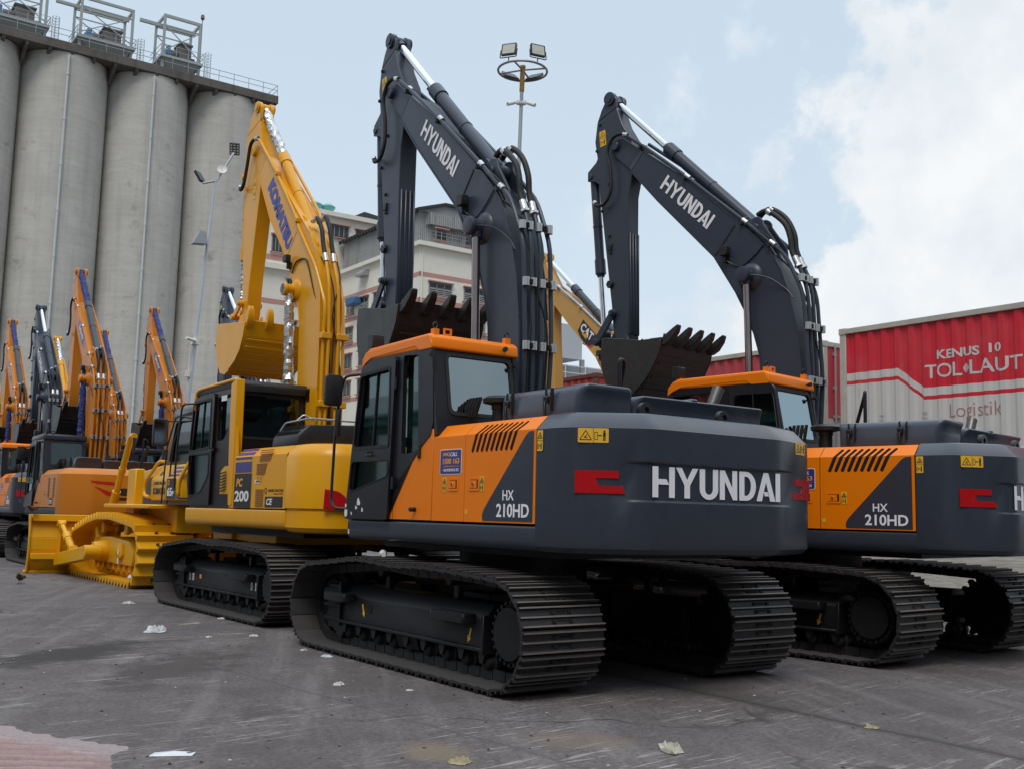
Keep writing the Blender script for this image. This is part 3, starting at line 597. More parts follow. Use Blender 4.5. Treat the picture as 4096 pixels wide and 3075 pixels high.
# ------------------------------------------------------------------ cab
def cab(root, c):
    """c: style dictionary; cab is on the left (+y). returns cab body object"""
    fm, rm = c['frame'], c['roof']; yl, yr = c.get('yl', 1.27), c.get('yr', .13); T = c.get('T', lambda p: p)
    tp = lambda L: [T(p) for p in L]
    side = tp(c['side']); door = tp(c['door']); dw = [rr(tp(w), .05) for w in c['dwin']]; sw = [rr(tp(w), .045) for w in c['swin']]
    g = G(); X, Z = (1, 0, 0), (0, 0, 1)
    g.plate(side, [tp(c['dhole'])]+sw, (0, yl-.04, 0), X, Z, .045)
    rs = tp(c['side_r']); rw = rr(tp(c['rwin']), .06); g.plate(rs, [rw], (0, yr, 0), X, Z, .045)
    # rear wall, leaning plane
    b, t = T(c['rear'][0]), T(c['rear'][1]); U = Vector((t[0]-b[0], 0, t[1]-b[1])); h = U.length; U.normalize()
    y0, y1, z0, z1 = c['rwin_yz']; f = lambda z: (z-b[1])/(t[1]-b[1])*h
    hole = rr(rect(yl-y1, f(z0), yl-y0, f(z1)), .07, 5)
    g.plate(rect(0, -f(b[1]+.0)-.0, yl-yr, h), [hole], (b[0], yl, b[1]), (0, -1, 0), U, .05)
    # front posts and sill
    fp = tp(c['front'])
    for y in (yl-.09, yr): g.add([(p[0], yy, p[1]) for yy in (y, y+.07) for p in fp]+[(p[0]-.07, yy, p[1]) for yy in (y, y+.07) for p in fp],
        [f_ for k in range(len(fp)-1) for n in (len(fp),) for f_ in ((k, k+1, n+k+1, n+k), (2*n+k, 3*n+k, 3*n+k+1, 2*n+k+1), (k, 2*n+k, 2*n+k+1, k+1), (n+k, n+k+1, 3*n+k+1, 3*n+k))])
    g.box((fp[0][0]-.10, yr+.02, fp[0][1]-.02), (fp[0][0]-.01, yl-.05, fp[0][1]+.3))
    zc = fp[-1][1]; xr, xf = t[0]+.03, fp[-1][0]
    g.box((xr, yr+.01, zc-.005), (xf-.03, yl-.055, zc+.03))
    g.box((b[0]+.1, yr+.05, T((0, 1.38))[1]), (fp[0][0]-.1, yl-.05, T((0, 1.42))[1]))
    body = g.obj('cab', fm, root, bevel=0, ang=30)
    # glass
    gl = G()
    gl.plate(rect(yl-y1-.02, f(z0)-.02, yl-y0+.02, f(z1)+.02), [], Vector((b[0], yl, b[1]))+Vector((-U.z, 0, U.x))*-.012, (0, -1, 0), U, .004)
    gl.obj('rear_window', c.get('rglass', GLASSR), body)
    s = G(); hs = rr(rect(yl-y1-.025, f(z0)-.025, yl-y0+.025, f(z1)+.025), .085, 5); hi = rr(rect(yl-y1+.012, f(z0)+.012, yl-y0-.012, f(z1)-.012), .06, 5)
    s.plate(hs, [hi], Vector((b[0], yl, b[1]))+Vector((-U.z, 0, U.x))*.008, (0, -1, 0), U, .02); s.obj('window_seal', RUB, body)
    for w in sw: G().plate(w, [], (0, yl-.06, 0), X, Z, .004).obj('side_window', GLASS, body)
    G().plate(rw, [], (0, yr-.02, 0), X, Z, .004).obj('side_window', GLASS, body)
    gl = G(); gl.add([(p[0]-.02, y, p[1]) for p in fp for y in (yr+.06, yl-.09)], [(2*k, 2*k+1, 2*k+3, 2*k+2) for k in range(len(fp)-1)]); gl.obj('windscreen', GLASS, body, recalc=False)
    # roof cap
    r = tp(c['roofp']); g = G(); g.prism(r, 'xz', yr-.02, yl+.012); ro = g.obj('cab_roof', rm, body, bevel=.022, seg=3, ang=50)
    if 'band' in c:
        g = G(); g.prism(tp(c['band']), 'xz', yl-.02, yl+.016); g.obj('roof_band', rm, body, bevel=.006)
    for q in c.get('roofbits', ()):
        x, y, z, k = q
        if k == 'eye': g = G(); g.box((x-.03, y-.03, z-.02), (x+.03, y+.03, z+.05), 0); g.tube([(x-.0, y+.025*cos(a), z+.085+.03*sin(a)) for a in [i*pi/5 for i in range(11)]], .008, 6, 1, curve=False); g.obj('lifting_eye', [rm, BLACK], ro)
        elif k == 'lug': g = G(); g.plate(rect(-.045, 0, .045, .07), [rect(-.03, .015, .03, .055)], (x, y, z), (0, -1, 0), (0, 0, 1), .02); g.obj('roof_bracket', rm, ro)
        elif k == 'lamp':
            g = G(); g.box((x-.03, y-.03, z-.02), (x+.03, y+.03, z+.05), 0); g.prism(rr(rect(x-.04, z+.05, x+.07, z+.19), .02, 2), 'xz', y-.07, y+.07, 1); g.box((x+.07, y-.06, z+.06), (x+.074, y+.06, z+.18), 2); g.obj('work_lamp', [rm, BLACK, GALV], ro, bevel=.005)
    # interior
    g = G(); sx = T((.45, 0))[0]; sz = T((0, 1.40))[1]
    g.box((sx-.28, .45, sz+.25), (sx+.25, .95, sz+.42)); g.prism(rr([(sx-.30, sz+.35), (sx-.18, sz+.35), (sx-.26, sz+1.02), (sx-.40, sz+1.0)], .04, 3), 'xz', .47, .93); g.prism(rr([(sx-.36, sz+1.06), (sx-.25, sz+1.06), (sx-.28, sz+1.28), (sx-.38, sz+1.28)], .03, 3), 'xz', .58, .82)
    g.box((sx-.2, .28, sz), (sx+.35, .43, sz+.62)); g.box((sx-.2, .98, sz), (sx+.30, 1.10, sz+.62)); g.box((sx-.2, .55, sz), (sx+.15, .85, sz+.3))
    g.obj('operator_seat', SEAT, body, bevel=.03, seg=2)
    # door
    g = G(); g.plate(door, dw, (0, yl+.012, 0), X, Z, .03)
    d = g.obj('cab_door', c.get('doorm', fm), root, ang=30)
    for w in dw: G().plate(w, [], (0, yl-.004, 0), X, Z, .004).obj('door_window', GLASS, d)
    for w in dw:
        cx, cz = sum(p[0] for p in w)/len(w), sum(p[1] for p in w)/len(w); k = 1.055
        G().plate([(cx+(p[0]-cx)*k, cz+(p[1]-cz)*k*1.01) for p in w], [[(cx+(p[0]-cx)*.985, cz+(p[1]-cz)*.985) for p in w]], (0, yl+.040, 0), X, Z, .008).obj('window_seal', RUB, d)
    u = [p for p in dw[0]]; x0, x1 = min(p[0] for p in u), max(p[0] for p in u); z0_, z1_ = min(p[1] for p in u), max(p[1] for p in u)
    xm = (x0+x1)/2-.02
    g = G(); g.bar((xm+.03, yl+.004, z0_), (xm-.03, yl+.004, z1_), .012, .025, up=(0, 1, 0)); g.obj('window_rail', BLACK, d)
    if 'dhandle' in c:
        x, z = T(c['dhandle']); g = G(); g.box((x-.02, yl+.030, z-.012), (x+.12, yl+.0435, z+.045), 1); g.fillet([(x, yl+.04, z), (x, yl+.065, z), (x+.11, yl+.065, z), (x+.11, yl+.04, z)], .009, .02, 6); g.obj('door_handle', [BLACK, HOLE], d)
    if 'hinge' in c:
        for z in c['hinge']: x = T((c['hx'], 0))[0]; z = T((0, z))[1]; g = G(); g.cyl((x, yl+.03, z-.06), (x, yl+.03, z+.06), .016, n=8); g.obj('door_hinge', BLACK, d)
    # mirror and handrail
    R = [T(p) for p in c['rail']]; g = G(); g.fillet([(p[0], yl-.03 if i in (0, len(R)-1) else yl+.09, p[1]) for i, p in enumerate(R)], .016, .09, 8)
    rl = g.obj('cab_handrail', BLACK, root)
    if 'mirror' in c:
        x, y, z = c['mirror']; g = G(); g.prism(rr(rect(y-.10, z-.17, y+.10, z+.17), .05, 4), 'yz', x, x+.07); g.bar((x+.03, y, z-.05), (R[2][0], yl+.09, z-.02), .03, .03)
        g.cyl((R[2][0], yl+.09, z-.5), (R[2][0], yl+.09, z-.2), .035, n=10); g.obj('rear_view_mirror', BLACK, root, bevel=.012, seg=2)
    for p in c.get('knobs', ()):
        g = G(); g.cyl(p, (p[0]-.07, p[1]+.03, p[2]), .012, n=8); g.cyl((p[0]-.06, p[1]+.025, p[2]), (p[0]-.09, p[1]+.035, p[2]), .026, n=10); g.obj('door_stop', BLACK, body)
    return body, d
HCAB = dict(yl=1.335, yr=.345, side=[(1.41, 1.375), (1.36, 1.66), (1.29, 2.1), (1.12, 3.0), (1.03, 3.06), (-.27, 3.06), (-.30, 2.8), (-.335, 2.33), (-.29, 2.20), (-.1, 2.08), (.05, 1.95), (.5, 1.64), (.55, 1.54), (.55, 1.375)],
 side_r=[(1.41, 1.375), (1.36, 1.66), (1.29, 2.1), (1.12, 3.0), (1.03, 3.06), (-.27, 3.06), (-.40, 2.26), (-.40, 1.375)], rwin=[(1.21, 2.0), (1.07, 2.95), (-.13, 2.98), (-.23, 2.0)],
 dhole=[(1.30, 1.42), (1.29, 1.66), (1.22, 2.1), (1.08, 2.96), (.44, 2.98), (.47, 1.42)],
 door=rr([(1.385, 1.385), (1.345, 1.66), (1.28, 2.1), (1.135, 2.93), (1.09, 2.99), (.40, 3.025), (.375, 2.98), (.45, 1.385)], [.02, .02, .05, .05, .05, .06, .0, .02], 3),
 dwin=[[(1.12, 2.88), (.49, 2.91), (.47, 2.13), (1.24, 2.13)], [(1.265, 1.98), (.475, 1.98), (.47, 1.82), (1.30, 1.66)]], swin=[[(.28, 3.02), (-.01, 3.0), (-.07, 2.07), (.26, 2.01)]],
 rear=((-.41, 2.2), (-.25, 3.07)), rwin_yz=(.42, 1.17, 2.42, 2.99), front=[(1.40, 1.375), (1.36, 1.66), (1.29, 2.1), (1.12, 3.0), (1.05, 3.07)],
 roofp=[(-.295, 3.035), (-.28, 3.15), (-.21, 3.19), (1.01, 3.175), (1.10, 3.14), (1.16, 3.06), (1.12, 3.05)],
 band=[(-.28, 3.09), (-.28, 3.035), (-.04, 3.035), (.04, 3.085), (.96, 3.065), (1.09, 3.02), (1.17, 2.97), (1.16, 3.07), (1.09, 3.14), (-.22, 3.17)],
 roofbits=((-.20, 1.27, 3.19, 'eye'), (-.20, 1.12, 3.19, 'lug'), (-.20, .42, 3.19, 'eye'), (1.06, 1.24, 3.15, 'lamp')), dhandle=(.80, 2.04), hinge=(2.75, 1.75), hx=.38,
 rail=[(1.13, 2.92), (1.44, 2.91), (1.54, 2.60), (1.59, 2.45), (1.63, 1.58), (1.56, 1.49), (1.40, 1.48)], mirror=(1.50, 1.50, 2.76), knobs=((-.25, 1.345, 2.97), (-.27, .36, 2.95), (-.27, .50, 3.10)))
def hood(root, m, hi, lo, latch=True, slots=True, eyes=True, bev=.05):
    # hi, lo: (x0, x1, y0, y1, z) of the tall and low halves
    x0, x1, y0, y1, z = hi; zb = 2.27
    def blk(x0, x1, y0, y1, z, s=.05, sf=.09):
        return [[(x0, y0, zb), (x1, y0, zb), (x1, y1, zb), (x0, y1, zb)], [(x0+.01, y0, z-.09), (x1-.02, y0, z-.09), (x1-.02, y1-.01, z-.09), (x0+.01, y1-.01, z-.09)], [(x0+.05, y0+s, z), (x1-sf, y0+s, z), (x1-sf, y1-s, z), (x0+.05, y1-s, z)]]
    g = G(); g.rings(blk(x0, x1, y0, y1, z))
    h = g.obj('engine_hood', m, root, bevel=bev*1.5, seg=4, ang=60)
    g = G(); x0, x1, y0, y1, z = lo; g.rings(blk(x0, x1, y0, y1, z, .04)); g.rings([[(p[0]-.012*(i == 0)*0, p[1], p[2]) for p in r] for i, r in enumerate(blk(x0-.02, x1, -.42, -.24, z+.02, .03))])
    g.obj('rear_hood', m, h, bevel=bev*.8, seg=3, ang=50)
    X0, X1, Y0, Y1, Z = hi
    if slots:
        g = G()
        for k in range(9):
            x = X0+.42+k*.053; g.prism([(Y1-.02, 2.385), (Y1+.0045, 2.385), (Y1-.0055, Z-.092), (Y1-.046, Z+.003), (Y1-.075, Z+.003), (Y1-.075, Z-.02)], 'yz', x, x+.024)
        g.obj('hood_grille', HOLE, h, smooth=False)  # raised near-black strips stand in for the shade of open slots
    if latch:
        for x in latch:
            g = G(); y = Y1; g.box((x-.028, y-.005, 2.43), (x+.028, y+.04, 2.49)); g.bar((x, y+.03, 2.28), (x+.01, y+.035, 2.44), .022, .03); g.prism([(x-.014, 2.47), (x+.014, 2.47), (x+.014, 2.545), (x-.002, 2.565)], 'xz', y+.01, y+.03); g.prism([(x-.07, 2.36), (x-.055, 2.36), (x-.06, 2.52), (x-.075, 2.56)], 'xz', y-.01, y+.03); g.cyl((x, y+.02, 2.475), (x, y+.05, 2.475), .017, n=8); g.obj('hood_latch', BLACK, h, bevel=.004)
    return h
# ------------------------------------------------------------------ upper structures
def side_panel(root, m, x0, x1, zb=1.39, slots=(), name='side_door', y=1.33, zbend=2.17, yt=1.215, ztop=2.285):
    """panel with a sloped shoulder; slots (bottom x, top x, z bottom, fraction up the slope, width) are real gaps crossing the bend"""
    a, b = min(x0, x1), max(x0, x1); g = G(); sl = Vector((0, yt-y, ztop-zbend)); L = sl.length; sl.normalize()
    low = [(a, zb), (b, zb), (b, zbend)]; up = []
    for xb, xt, zl, fr, w in sorted(slots, key=lambda q: -q[0]):
        xm = xb+(xt-xb)*(zbend-zl)/(zbend-zl+L*fr)
        low += [(xm+w/2, zbend), (xb+w/2, zl+.02), (xb+w*.28, zl+.004), (xb-w*.28, zl+.004), (xb-w/2, zl+.02), (xm-w/2, zbend)]
        up.append((xm, xt, fr, w))
    low += [(a, zbend)]
    g.plate(low[::-1], [], (0, y, 0), (1, 0, 0), (0, 0, 1), -.006)
    top = [(b, 0), (b, L), (a, L), (a, 0)]
    for xm, xt, fr, w in sorted(up): top += [(xm-w/2, 0), (xt-w/2, L*fr-.02), (xt-w*.25, L*fr), (xt+w*.25, L*fr), (xt+w/2, L*fr-.02), (xm+w/2, 0)]
    g.plate(top[::-1], [], (0, y, zbend), (1, 0, 0), sl, -.006)
    g.box((a, yt-.25, ztop-.02), (b, yt, ztop))
    o = g.obj(name, m, root, ang=25)
    return o
def latch_box(parent, m, x, z, w=.17, h=.12, y=1.33, key=True):
    g = G(); X, Z = (-1, 0, 0), (0, 0, 1); o = (x, y+.006, z)
    g.plate(rr(rect(0, 0, w, h), .012, 2), [rect(.02, .02, w-.02, h-.02)], o, X, Z, .012, 0); g.box((x-w+.02, y-.004, z+.02), (x-.02, y+.001, z+h-.02), 1); g.box((x-w*.74, y, z+.025), (x-.022, y+.006, z+h-.025), 0)
    if key: g.cyl((x-w*.42, y, z+h*.52), (x-w*.42, y+.016, z+h*.52), .014, n=10, m=2)
    g.obj('door_latch', [m, HOLE, CHROME], parent)
def right_side(root, m, m2, hw=1.33, x0=-1.98, x1=1.3, zt=2.28):
    g = G(); g.prism([(-hw, 1.39), (-hw, 2.12), (-hw+.12, zt), (-.62, zt), (-.62, 1.39)], 'yz', x0, -.25); g.obj('right_body_panel', m, root, bevel=.02)
    g = G(); g.prism([(-.2, 1.39), (.75, 1.39), (.75, 2.0), (.6, 2.12), (-.2, 2.12)], 'xz', -hw, -.62); g.obj('fuel_tank', m, root, bevel=.03)
    g = G(); g.box((.78, -hw, 1.39), (1.30, -.65, 1.78)); g.obj('tool_box', m2, root, bevel=.02)
def deck(root, m, x1=1.40, zb=1.16, zt=1.372, x0=-1.985, hw=1.325):
    g = G(); g.prism(rr([(-hw, zb), (hw, zb), (hw, zt), (-hw, zt)], [.10, .10, .02, .02], 4), 'yz', x0, x1)
    p = g.obj('swing_platform', m, root, ang=30)
    g = G(); g.box((x0+.1, -1.0, 1.10), (x1-.25, 1.0, zb+.01)); g.box((x0+.2, -.95, 1.37), (.2, 1.15, 2.2)); g.obj('engine_bay', HOLE if False else UNDER, p)
    return p
def boom_pipes(root, boom, pm, hm, cm, fm, d, a=0.):
    ff = (lambda q: [(x, y, z) for x, y, z in q]) if not a else (lambda q: [(r[0], p[1], r[1]) for p in q for r in rot2([(p[0], p[2])], (.1, 2.0), a)])
    w = .245; out = []
    P = [[(2.62, w+.02, 6.98), (2.34, w+.02, 6.78), (1.66, w+.01, 6.24), (.55, w, 5.30), (-.02, w, 4.80), (-.27, w, 4.28), (-.34, w, 3.2), (-.30, w, 2.3)],
         [(-.15, .15, 4.67), (-.28, .15, 4.33), (-.34, .14, 3.2), (-.30, .12, 2.3)], [(-.15, .03, 4.68), (-.28, .03, 4.33), (-.34, .03, 3.2), (-.30, .03, 2.3)],
         [(2.5, -.13, 6.92), (1.6, -.13, 6.24), (.62, -.12, 5.42), (.0, -.12, 4.85), (-.26, -.12, 4.30), (-.34, -.10, 3.2), (-.30, -.08, 2.3)]]
    for p in P:
        g = G(); g.fillet(ff(p), .026, .16, 9); out.append(g.obj('hydraulic_pipe', pm, boom))
    H = [[(.46, .13, 5.42), (.30, .15, 5.44), (.06, .15, 5.25), (-.03, .15, 5.05), (-.06, .15, 4.85), (-.14, .15, 4.68)], [(.50, .02, 5.42), (.33, .03, 5.50), (.10, .03, 5.34), (-.03, .03, 5.1), (-.06, .03, 4.88), (-.14, .03, 4.68)]]
    for p in H:
        q = ff(p); g = G(); g.tube(q, .034, 10, sub=5); o = g.obj('hydraulic_hose', hm, boom)
        g = G(); A, B = Vector(q[-1]), Vector(q[-2]); D_ = (B-A).normalized(); g.cyl(A-D_*.03, A+D_*.10, .042, n=10); g.cyl(A-D_*.05, A-D_*.02, .055, n=6); g.obj('hose_fitting', cm, o); g = G(); A, B = Vector(q[1]), Vector(q[2]); D_ = (B-A).normalized(); g.cyl(A, A+D_*.07, .04, n=10); g.obj('hose_fitting', cm, o)
    for z, x in ((4.47, -.25), (3.85, -.335), (3.18, -.36)):
        for y in (w, .15, .03, -.11):
            q = ff([(x, y, z-.045), (x, y, z+.045)]); g = G(); g.cyl(q[0], q[1], .04, n=12); g.obj('pipe_clamp', cm, boom)
        for y in (.195, -.04):
            q = ff([(x-.01, y, z)])[0]; g = G(); g.box((q[0]-.02, y-.02, q[2]-.025), (q[0]+.05, y+.02, q[2]+.025)); g.cyl((q[0]-.035, y, q[2]+.012), (q[0], y, q[2]+.012), .012, n=6); g.cyl((q[0]-.035, y, q[2]-.014), (q[0], y, q[2]-.014), .012, n=6); g.obj('clamp_block', BLACK, boom)
    for x, z in ((2.34, 6.78), (1.55, 6.16), (.62, 5.36), (.2, 5.0)):
        q = ff([(x, w, z), (x-.07, w, z-.06), (x-.03, w-.05, z-.10)]); g = G(); g.cyl(q[0], q[1], .037, n=10, m=0); g.bar((q[0][0], .2, q[0][2]-.05), (q[0][0], .31, q[0][2]-.05), .035, .05, m=1); g.obj('pipe_bracket', [cm, fm], boom)
    for p in ([(-.29, .10, 2.3), (-.335, .09, 3.4), (-.29, .10, 4.1), (-.20, .12, 4.45), (-.02, .17, 4.66), (.10, .25, 4.80)], [(-.29, -.02, 2.3), (-.345, -.04, 3.3), (-.335, .08, 3.75), (-.27, -.02, 4.2), (-.13, -.02, 4.6)], [(-.30, .19, 2.3), (-.34, .20, 3.2), (-.30, .10, 3.9), (-.2, .2, 4.4), (.1, .245, 4.93), (.4, .245, 5.2)]):
        G().tube(ff(p), .011, 6, sub=5).obj('control_hose', RUB, boom)
    q = ff([(2.58, .28, 6.97), (2.71, .285, 7.02), (2.87, .29, 6.98), (2.96, .29, 6.79), (2.90, .285, 6.51), (2.89, .285, 6.21), (3.0, .285, 6.03), (3.16, .28, 6.02), (3.24, .25, 6.1)])
    g = G(); g.tube(q, .026, 9, sub=5); h = g.obj('hydraulic_hose', hm, boom)
    g = G(); A, B = Vector(q[0]), Vector(q[1]); g.cyl(A, A.lerp(B, .6), .034, n=8); g.obj('hose_fitting', cm, h); g = G(); A, B = Vector(q[-1]), Vector(q[-2]); g.cyl(A, A.lerp(B, .5), .034, n=8); g.obj('hose_fitting', cm, h)
    q = ff([(.86, .30, 4.95)])[0]; x, y, z = q
    g = G(); g.prism(rr(rect(x-.06, z-.05, x+.06, z+.08), .02, 2), 'xz', y-.03, y+.07); g.box((x-.02, .24, z-.14), (x+.02, y+.03, z-.04)); l = g.obj('boom_work_lamp', BLACK, boom, bevel=.006)
    g = G(); g.tube(ff([(.84, .29, 4.83), (.76, .262, 4.78), (.62, .262, 4.74), (.42, .262, 4.86), (.25, .262, 4.98), (.1, .262, 4.80)]), .008, 6); g.obj('lamp_cable', BLACK, l)
    g = G(); g.tube(ff([(.48, .43, 4.58), (.2, .33, 4.52), (-.02, .262, 4.36), (-.14, .262, 4.22)]), .009, 6); g.obj('grease_line', BLACK, boom)
def hx_body(root, st):
    m, acc = st['body'], st['panel']
    deck(root, st['deck']); right_side(root, acc, m)
    X, Z = (-1, 0, 0), (0, 0, 1)
    # front quarter panel behind the door
    g = G(); g.plate([(.59, 1.39), (.585, 1.58), (.545, 1.63), (.18, 1.88), (-.02, 2.05), (-.275, 2.255), (-.335, 2.255), (-.335, 1.39)], [], (0, 1.332, 0), (1, 0, 0), (0, 0, 1), -.02)
    q = g.obj('side_panel', acc, root, bevel=.003)
    G().box((.405, 1.3315, 1.395), (.411, 1.3335, 1.70)).obj('panel_seam', HOLE, q)
    g = G(); g.prism(rr(rect(-.115, 1.98, -.075, 2.12), .018, 3), 'xz', 1.33, 1.355); g.cyl((-.04, 1.33, 1.49), (-.04, 1.40, 1.49), .022, n=10); g.obj('rubber_stop', RUB, q, bevel=.006)
    d1 = side_panel(root, acc, -.345, -.898)
    sl = [(-1.02-.075*k, -1.135-.0765*k, 2.0, .74, .046) for k in range(9)] if st['vents'] else []
    d2 = side_panel(root, acc, -.906, -1.975, slots=sl)
    if st['vents']:
        G().prism([(1.322, 1.92), (1.322, 2.163), (1.212, 2.272), (1.15, 2.262), (1.15, 1.92)], 'yz', -1.95, -.95).obj('vent_backing', HOLE, d2)  # near-black sheet in place of the shade behind the slots
    if st.get('grille'):
        for x in (-1.1, -1.62):
            g = G()
            for k in range(14): g.box((x-.17, 1.328, 1.62+k*.034), (x, 1.335, 1.635+k*.034))
            g.obj('side_grille', HOLE, d2)
    for x, d in ((-.63, d1), (-.98, d2)): latch_box(d, acc, x, 1.665)
    if st['kind'] == 'hx':
        for x, d in ((-.53, d1), (-1.155, d2)): ysticker(d, (x, 1.331, 1.66), X, Z, .065, .13, True)
        G().plate([(-.925, 1.46), (-.965, 1.46), (-.965, 1.50), (-.925, 1.50)], [], (0, 1.333, 0), (1, 0, 0), (0, 0, 1), -.002).obj('round_sticker', YST, d2)
        G().plate(rr([(-1.945, 1.405), (-1.945, 2.155), (-1.88, 2.155), (-1.83, 2.12), (-1.225, 1.50), (-1.20, 1.45), (-1.21, 1.405)], [0, .0, .05, .06, .06, .03, 0], 3), [], (0, 1.3335, 0), (1, 0, 0), (0, 0, 1), -.003).obj('dark_side_decal', CHAR, d2)
        g = G(); g.text('HX', (-1.515, 1.334, 1.582), X, Z, .165, .085, bold=.012); g.text('210HD', (-1.425, 1.334, 1.438), X, Z, .475, .115, bold=.020); g.obj('model_lettering', WHITE, d2, smooth=False)
        g = G(); g.plate(rr(rect(0, 0, .37, .235), .02, 3), [], (-.475, 1.3335, 1.815), X, Z, .003, 1); g.plate(rr(rect(.007, .007, .363, .228), .016, 3), [], (-.475, 1.3345, 1.815), X, Z, .003, 0)
        o = lambda a, b: (-.475-a, 1.3348, 1.815+b)
        g.text('UNIQ', o(.05, .168), X, Z, .12, .038, 2, bold=.02); g.text('CALL', o(.18, .168), X, Z, .12, .038, 1, bold=.02, shear=.2); g.text('1500 163', o(.055, .098), X, Z, .28, .052, 2, bold=.02); g.text('unicall@unitedtractors.com', o(.06, .07), X, Z, .27, .014, 2); g.text('+62 8128 8136 222', o(.06, .03), X, Z, .27, .026, 1, bold=.02)
        g.obj('service_decal', [PURP, CREAM, OGINK], d1, smooth=False)
    if st['kind'] == 'sany':
        g = G(); g.plate(rect(0, 0, .36, .16), [], (-1.30, 1.333, 1.44), X, Z, .002, 0); g.text('SY215C', (-1.33, 1.335, 1.475), X, Z, .30, .085, 1, bold=.02); g.obj('model_lettering', [INK, CREAM], d2, smooth=False)
    # counterweight
    plan = cw_plan()
    cw = counterweight(root, st['cw'], plan, [(.16, 1.15), (.05, 1.17), (.012, 1.21), (0, 1.26), (0, 2.165), (.015, 2.18), (.115, 2.285), (.15, 2.302), (.40, 2.305)], (1.60, 1.885, .022) if st['kind'] == 'hx' else None)
    A, t = facet((-2.37, 1.31), (-2.77, .76)); U = Vector((0, 0, 1)); N = t.cross(U); f0 = lambda s, z, e=.004: A+t*s+U*z+N*e
    B, u = facet((-2.77, -.74), (-2.52, -1.47)); M_ = u.cross(U)
    if st['kind'] == 'hx':
        word_mark(G(), (-2.77+.022-.004, .75, 1.625), (0, -1, 0), (0, 0, 1), 1.51, .245).obj('brand_lettering', WHITE, cw, smooth=False)
        sh = [(.06, 1.645), (.46, 1.645), (.44, 1.705), (.25, 1.705), (.225, 1.765), (.41, 1.765), (.405, 1.825), (.06, 1.825)]
        G().plate(sh, [], A+N*.006, t, U, .006).obj('red_reflector', RED, cw)
        G().plate([(.745-a, z+.01) for a, z in sh], [], B+M_*.006, u, U, .006).obj('red_reflector', RED, cw)
        ysticker(cw, f0(.08, 2.045), t, U, .245, .115); ysticker(cw, B+u*.36+U*2.06+M_*.003, u, U, .22, .11)
        ysticker(cw, (-1.995, 1.331, 1.985), X, Z, .075, .17, True)
    if st['kind'] == 'sany':
        g = G()
        for q in ([(0, 0), (.55, -.02), (.56, -.10), (.16, -.07)], [(.10, -.13), (.22, -.16), (.56, -.28), (.56, -.36), (.40, -.33)]): g.plate([(a+.75-.75, 2.02+b) for a, b in q], [], (-2.774, .80, 0), (0, -1, 0), (0, 0, 1), .004)
        g.obj('red_reflector', RED, cw)
        g = G(); R = (0, -1, 0); o = (-2.773, 0, 0)
        for pts in ([(-.10, 1.86), (.42, 1.86), (.42, 1.79), (.06, 1.79), (.06, 1.76), (.40, 1.76), (.42, 1.72), (.42, 1.58), (-.14, 1.58), (-.14, 1.65), (.26, 1.65), (.26, 1.69), (-.08, 1.69), (-.12, 1.73)],
            [(.46, 1.58), (.72, 1.86), (.92, 1.86), (.98, 1.58), (.82, 1.58), (.80, 1.64), (.68, 1.64), (.62, 1.58)]):
            g.plate([(a, b) for a, b in pts], [], o, R, (0, 0, 1), .003)
        g.plate([(a+1.05, b) for a, b in [(0, 1.58), (0, 1.86), (.14, 1.86), (.14, 1.58)]], [], o, R, (0, 0, 1), .003)
        g.obj('brand_lettering', INK, cw, smooth=False)
    for y in (.46, -.48) if st['kind'] == 'hx' else ():
        g = G(); g.plate(circ((0, .055), .075, 16), [circ((0, .06), .035, 10)], (-2.36, y, 2.30), (0, -1, 0), (0, 0, 1), .05); g.obj('lifting_lug', BLACK, cw)
    hd = hood(root, st['hood'], (-.95, -2.07, .36, .99, 2.575), (-.88, -2.07, -1.28, .36, 2.52), latch=(-1.09, -1.68), slots=True)
    g = G(); g.lathe((-.70, .82, 2.25), (0, 0, 1), [(0, .075), (.20, .075), (.205, .085), (.24, .085), (.245, .10), (.26, .165), (.30, .17), (.325, .13), (.33, .05)], 24); g.obj('air_precleaner', BLACK, root)
    g = G(); g.lathe((-1.55, -1.06, 2.40), (-.05, -.48, 1), [(0, .05), (.40, .062), (.405, .052), (.05, .04)], 18); g.obj('exhaust_pipe', mat('exhaust_steel', (.16, .15, .14), .35, metal=.8, var=.4), root)
    g = G(); g.fillet([(-.24, -1.08, 2.2), (-.24, -1.08, 3.19), (-.18, -1.20, 3.16), (.15, -1.26, 2.2)], .024, .10, 9); g.obj('side_handrail', CABK, root)
HX = dict(kind='hx', body=CHAR, panel=ORANGE, deck=CHAR, cw=CHAR, hood=HOODM, vents=True)
HCAB['frame'] = CABK; HCAB['roof'] = ORANGE
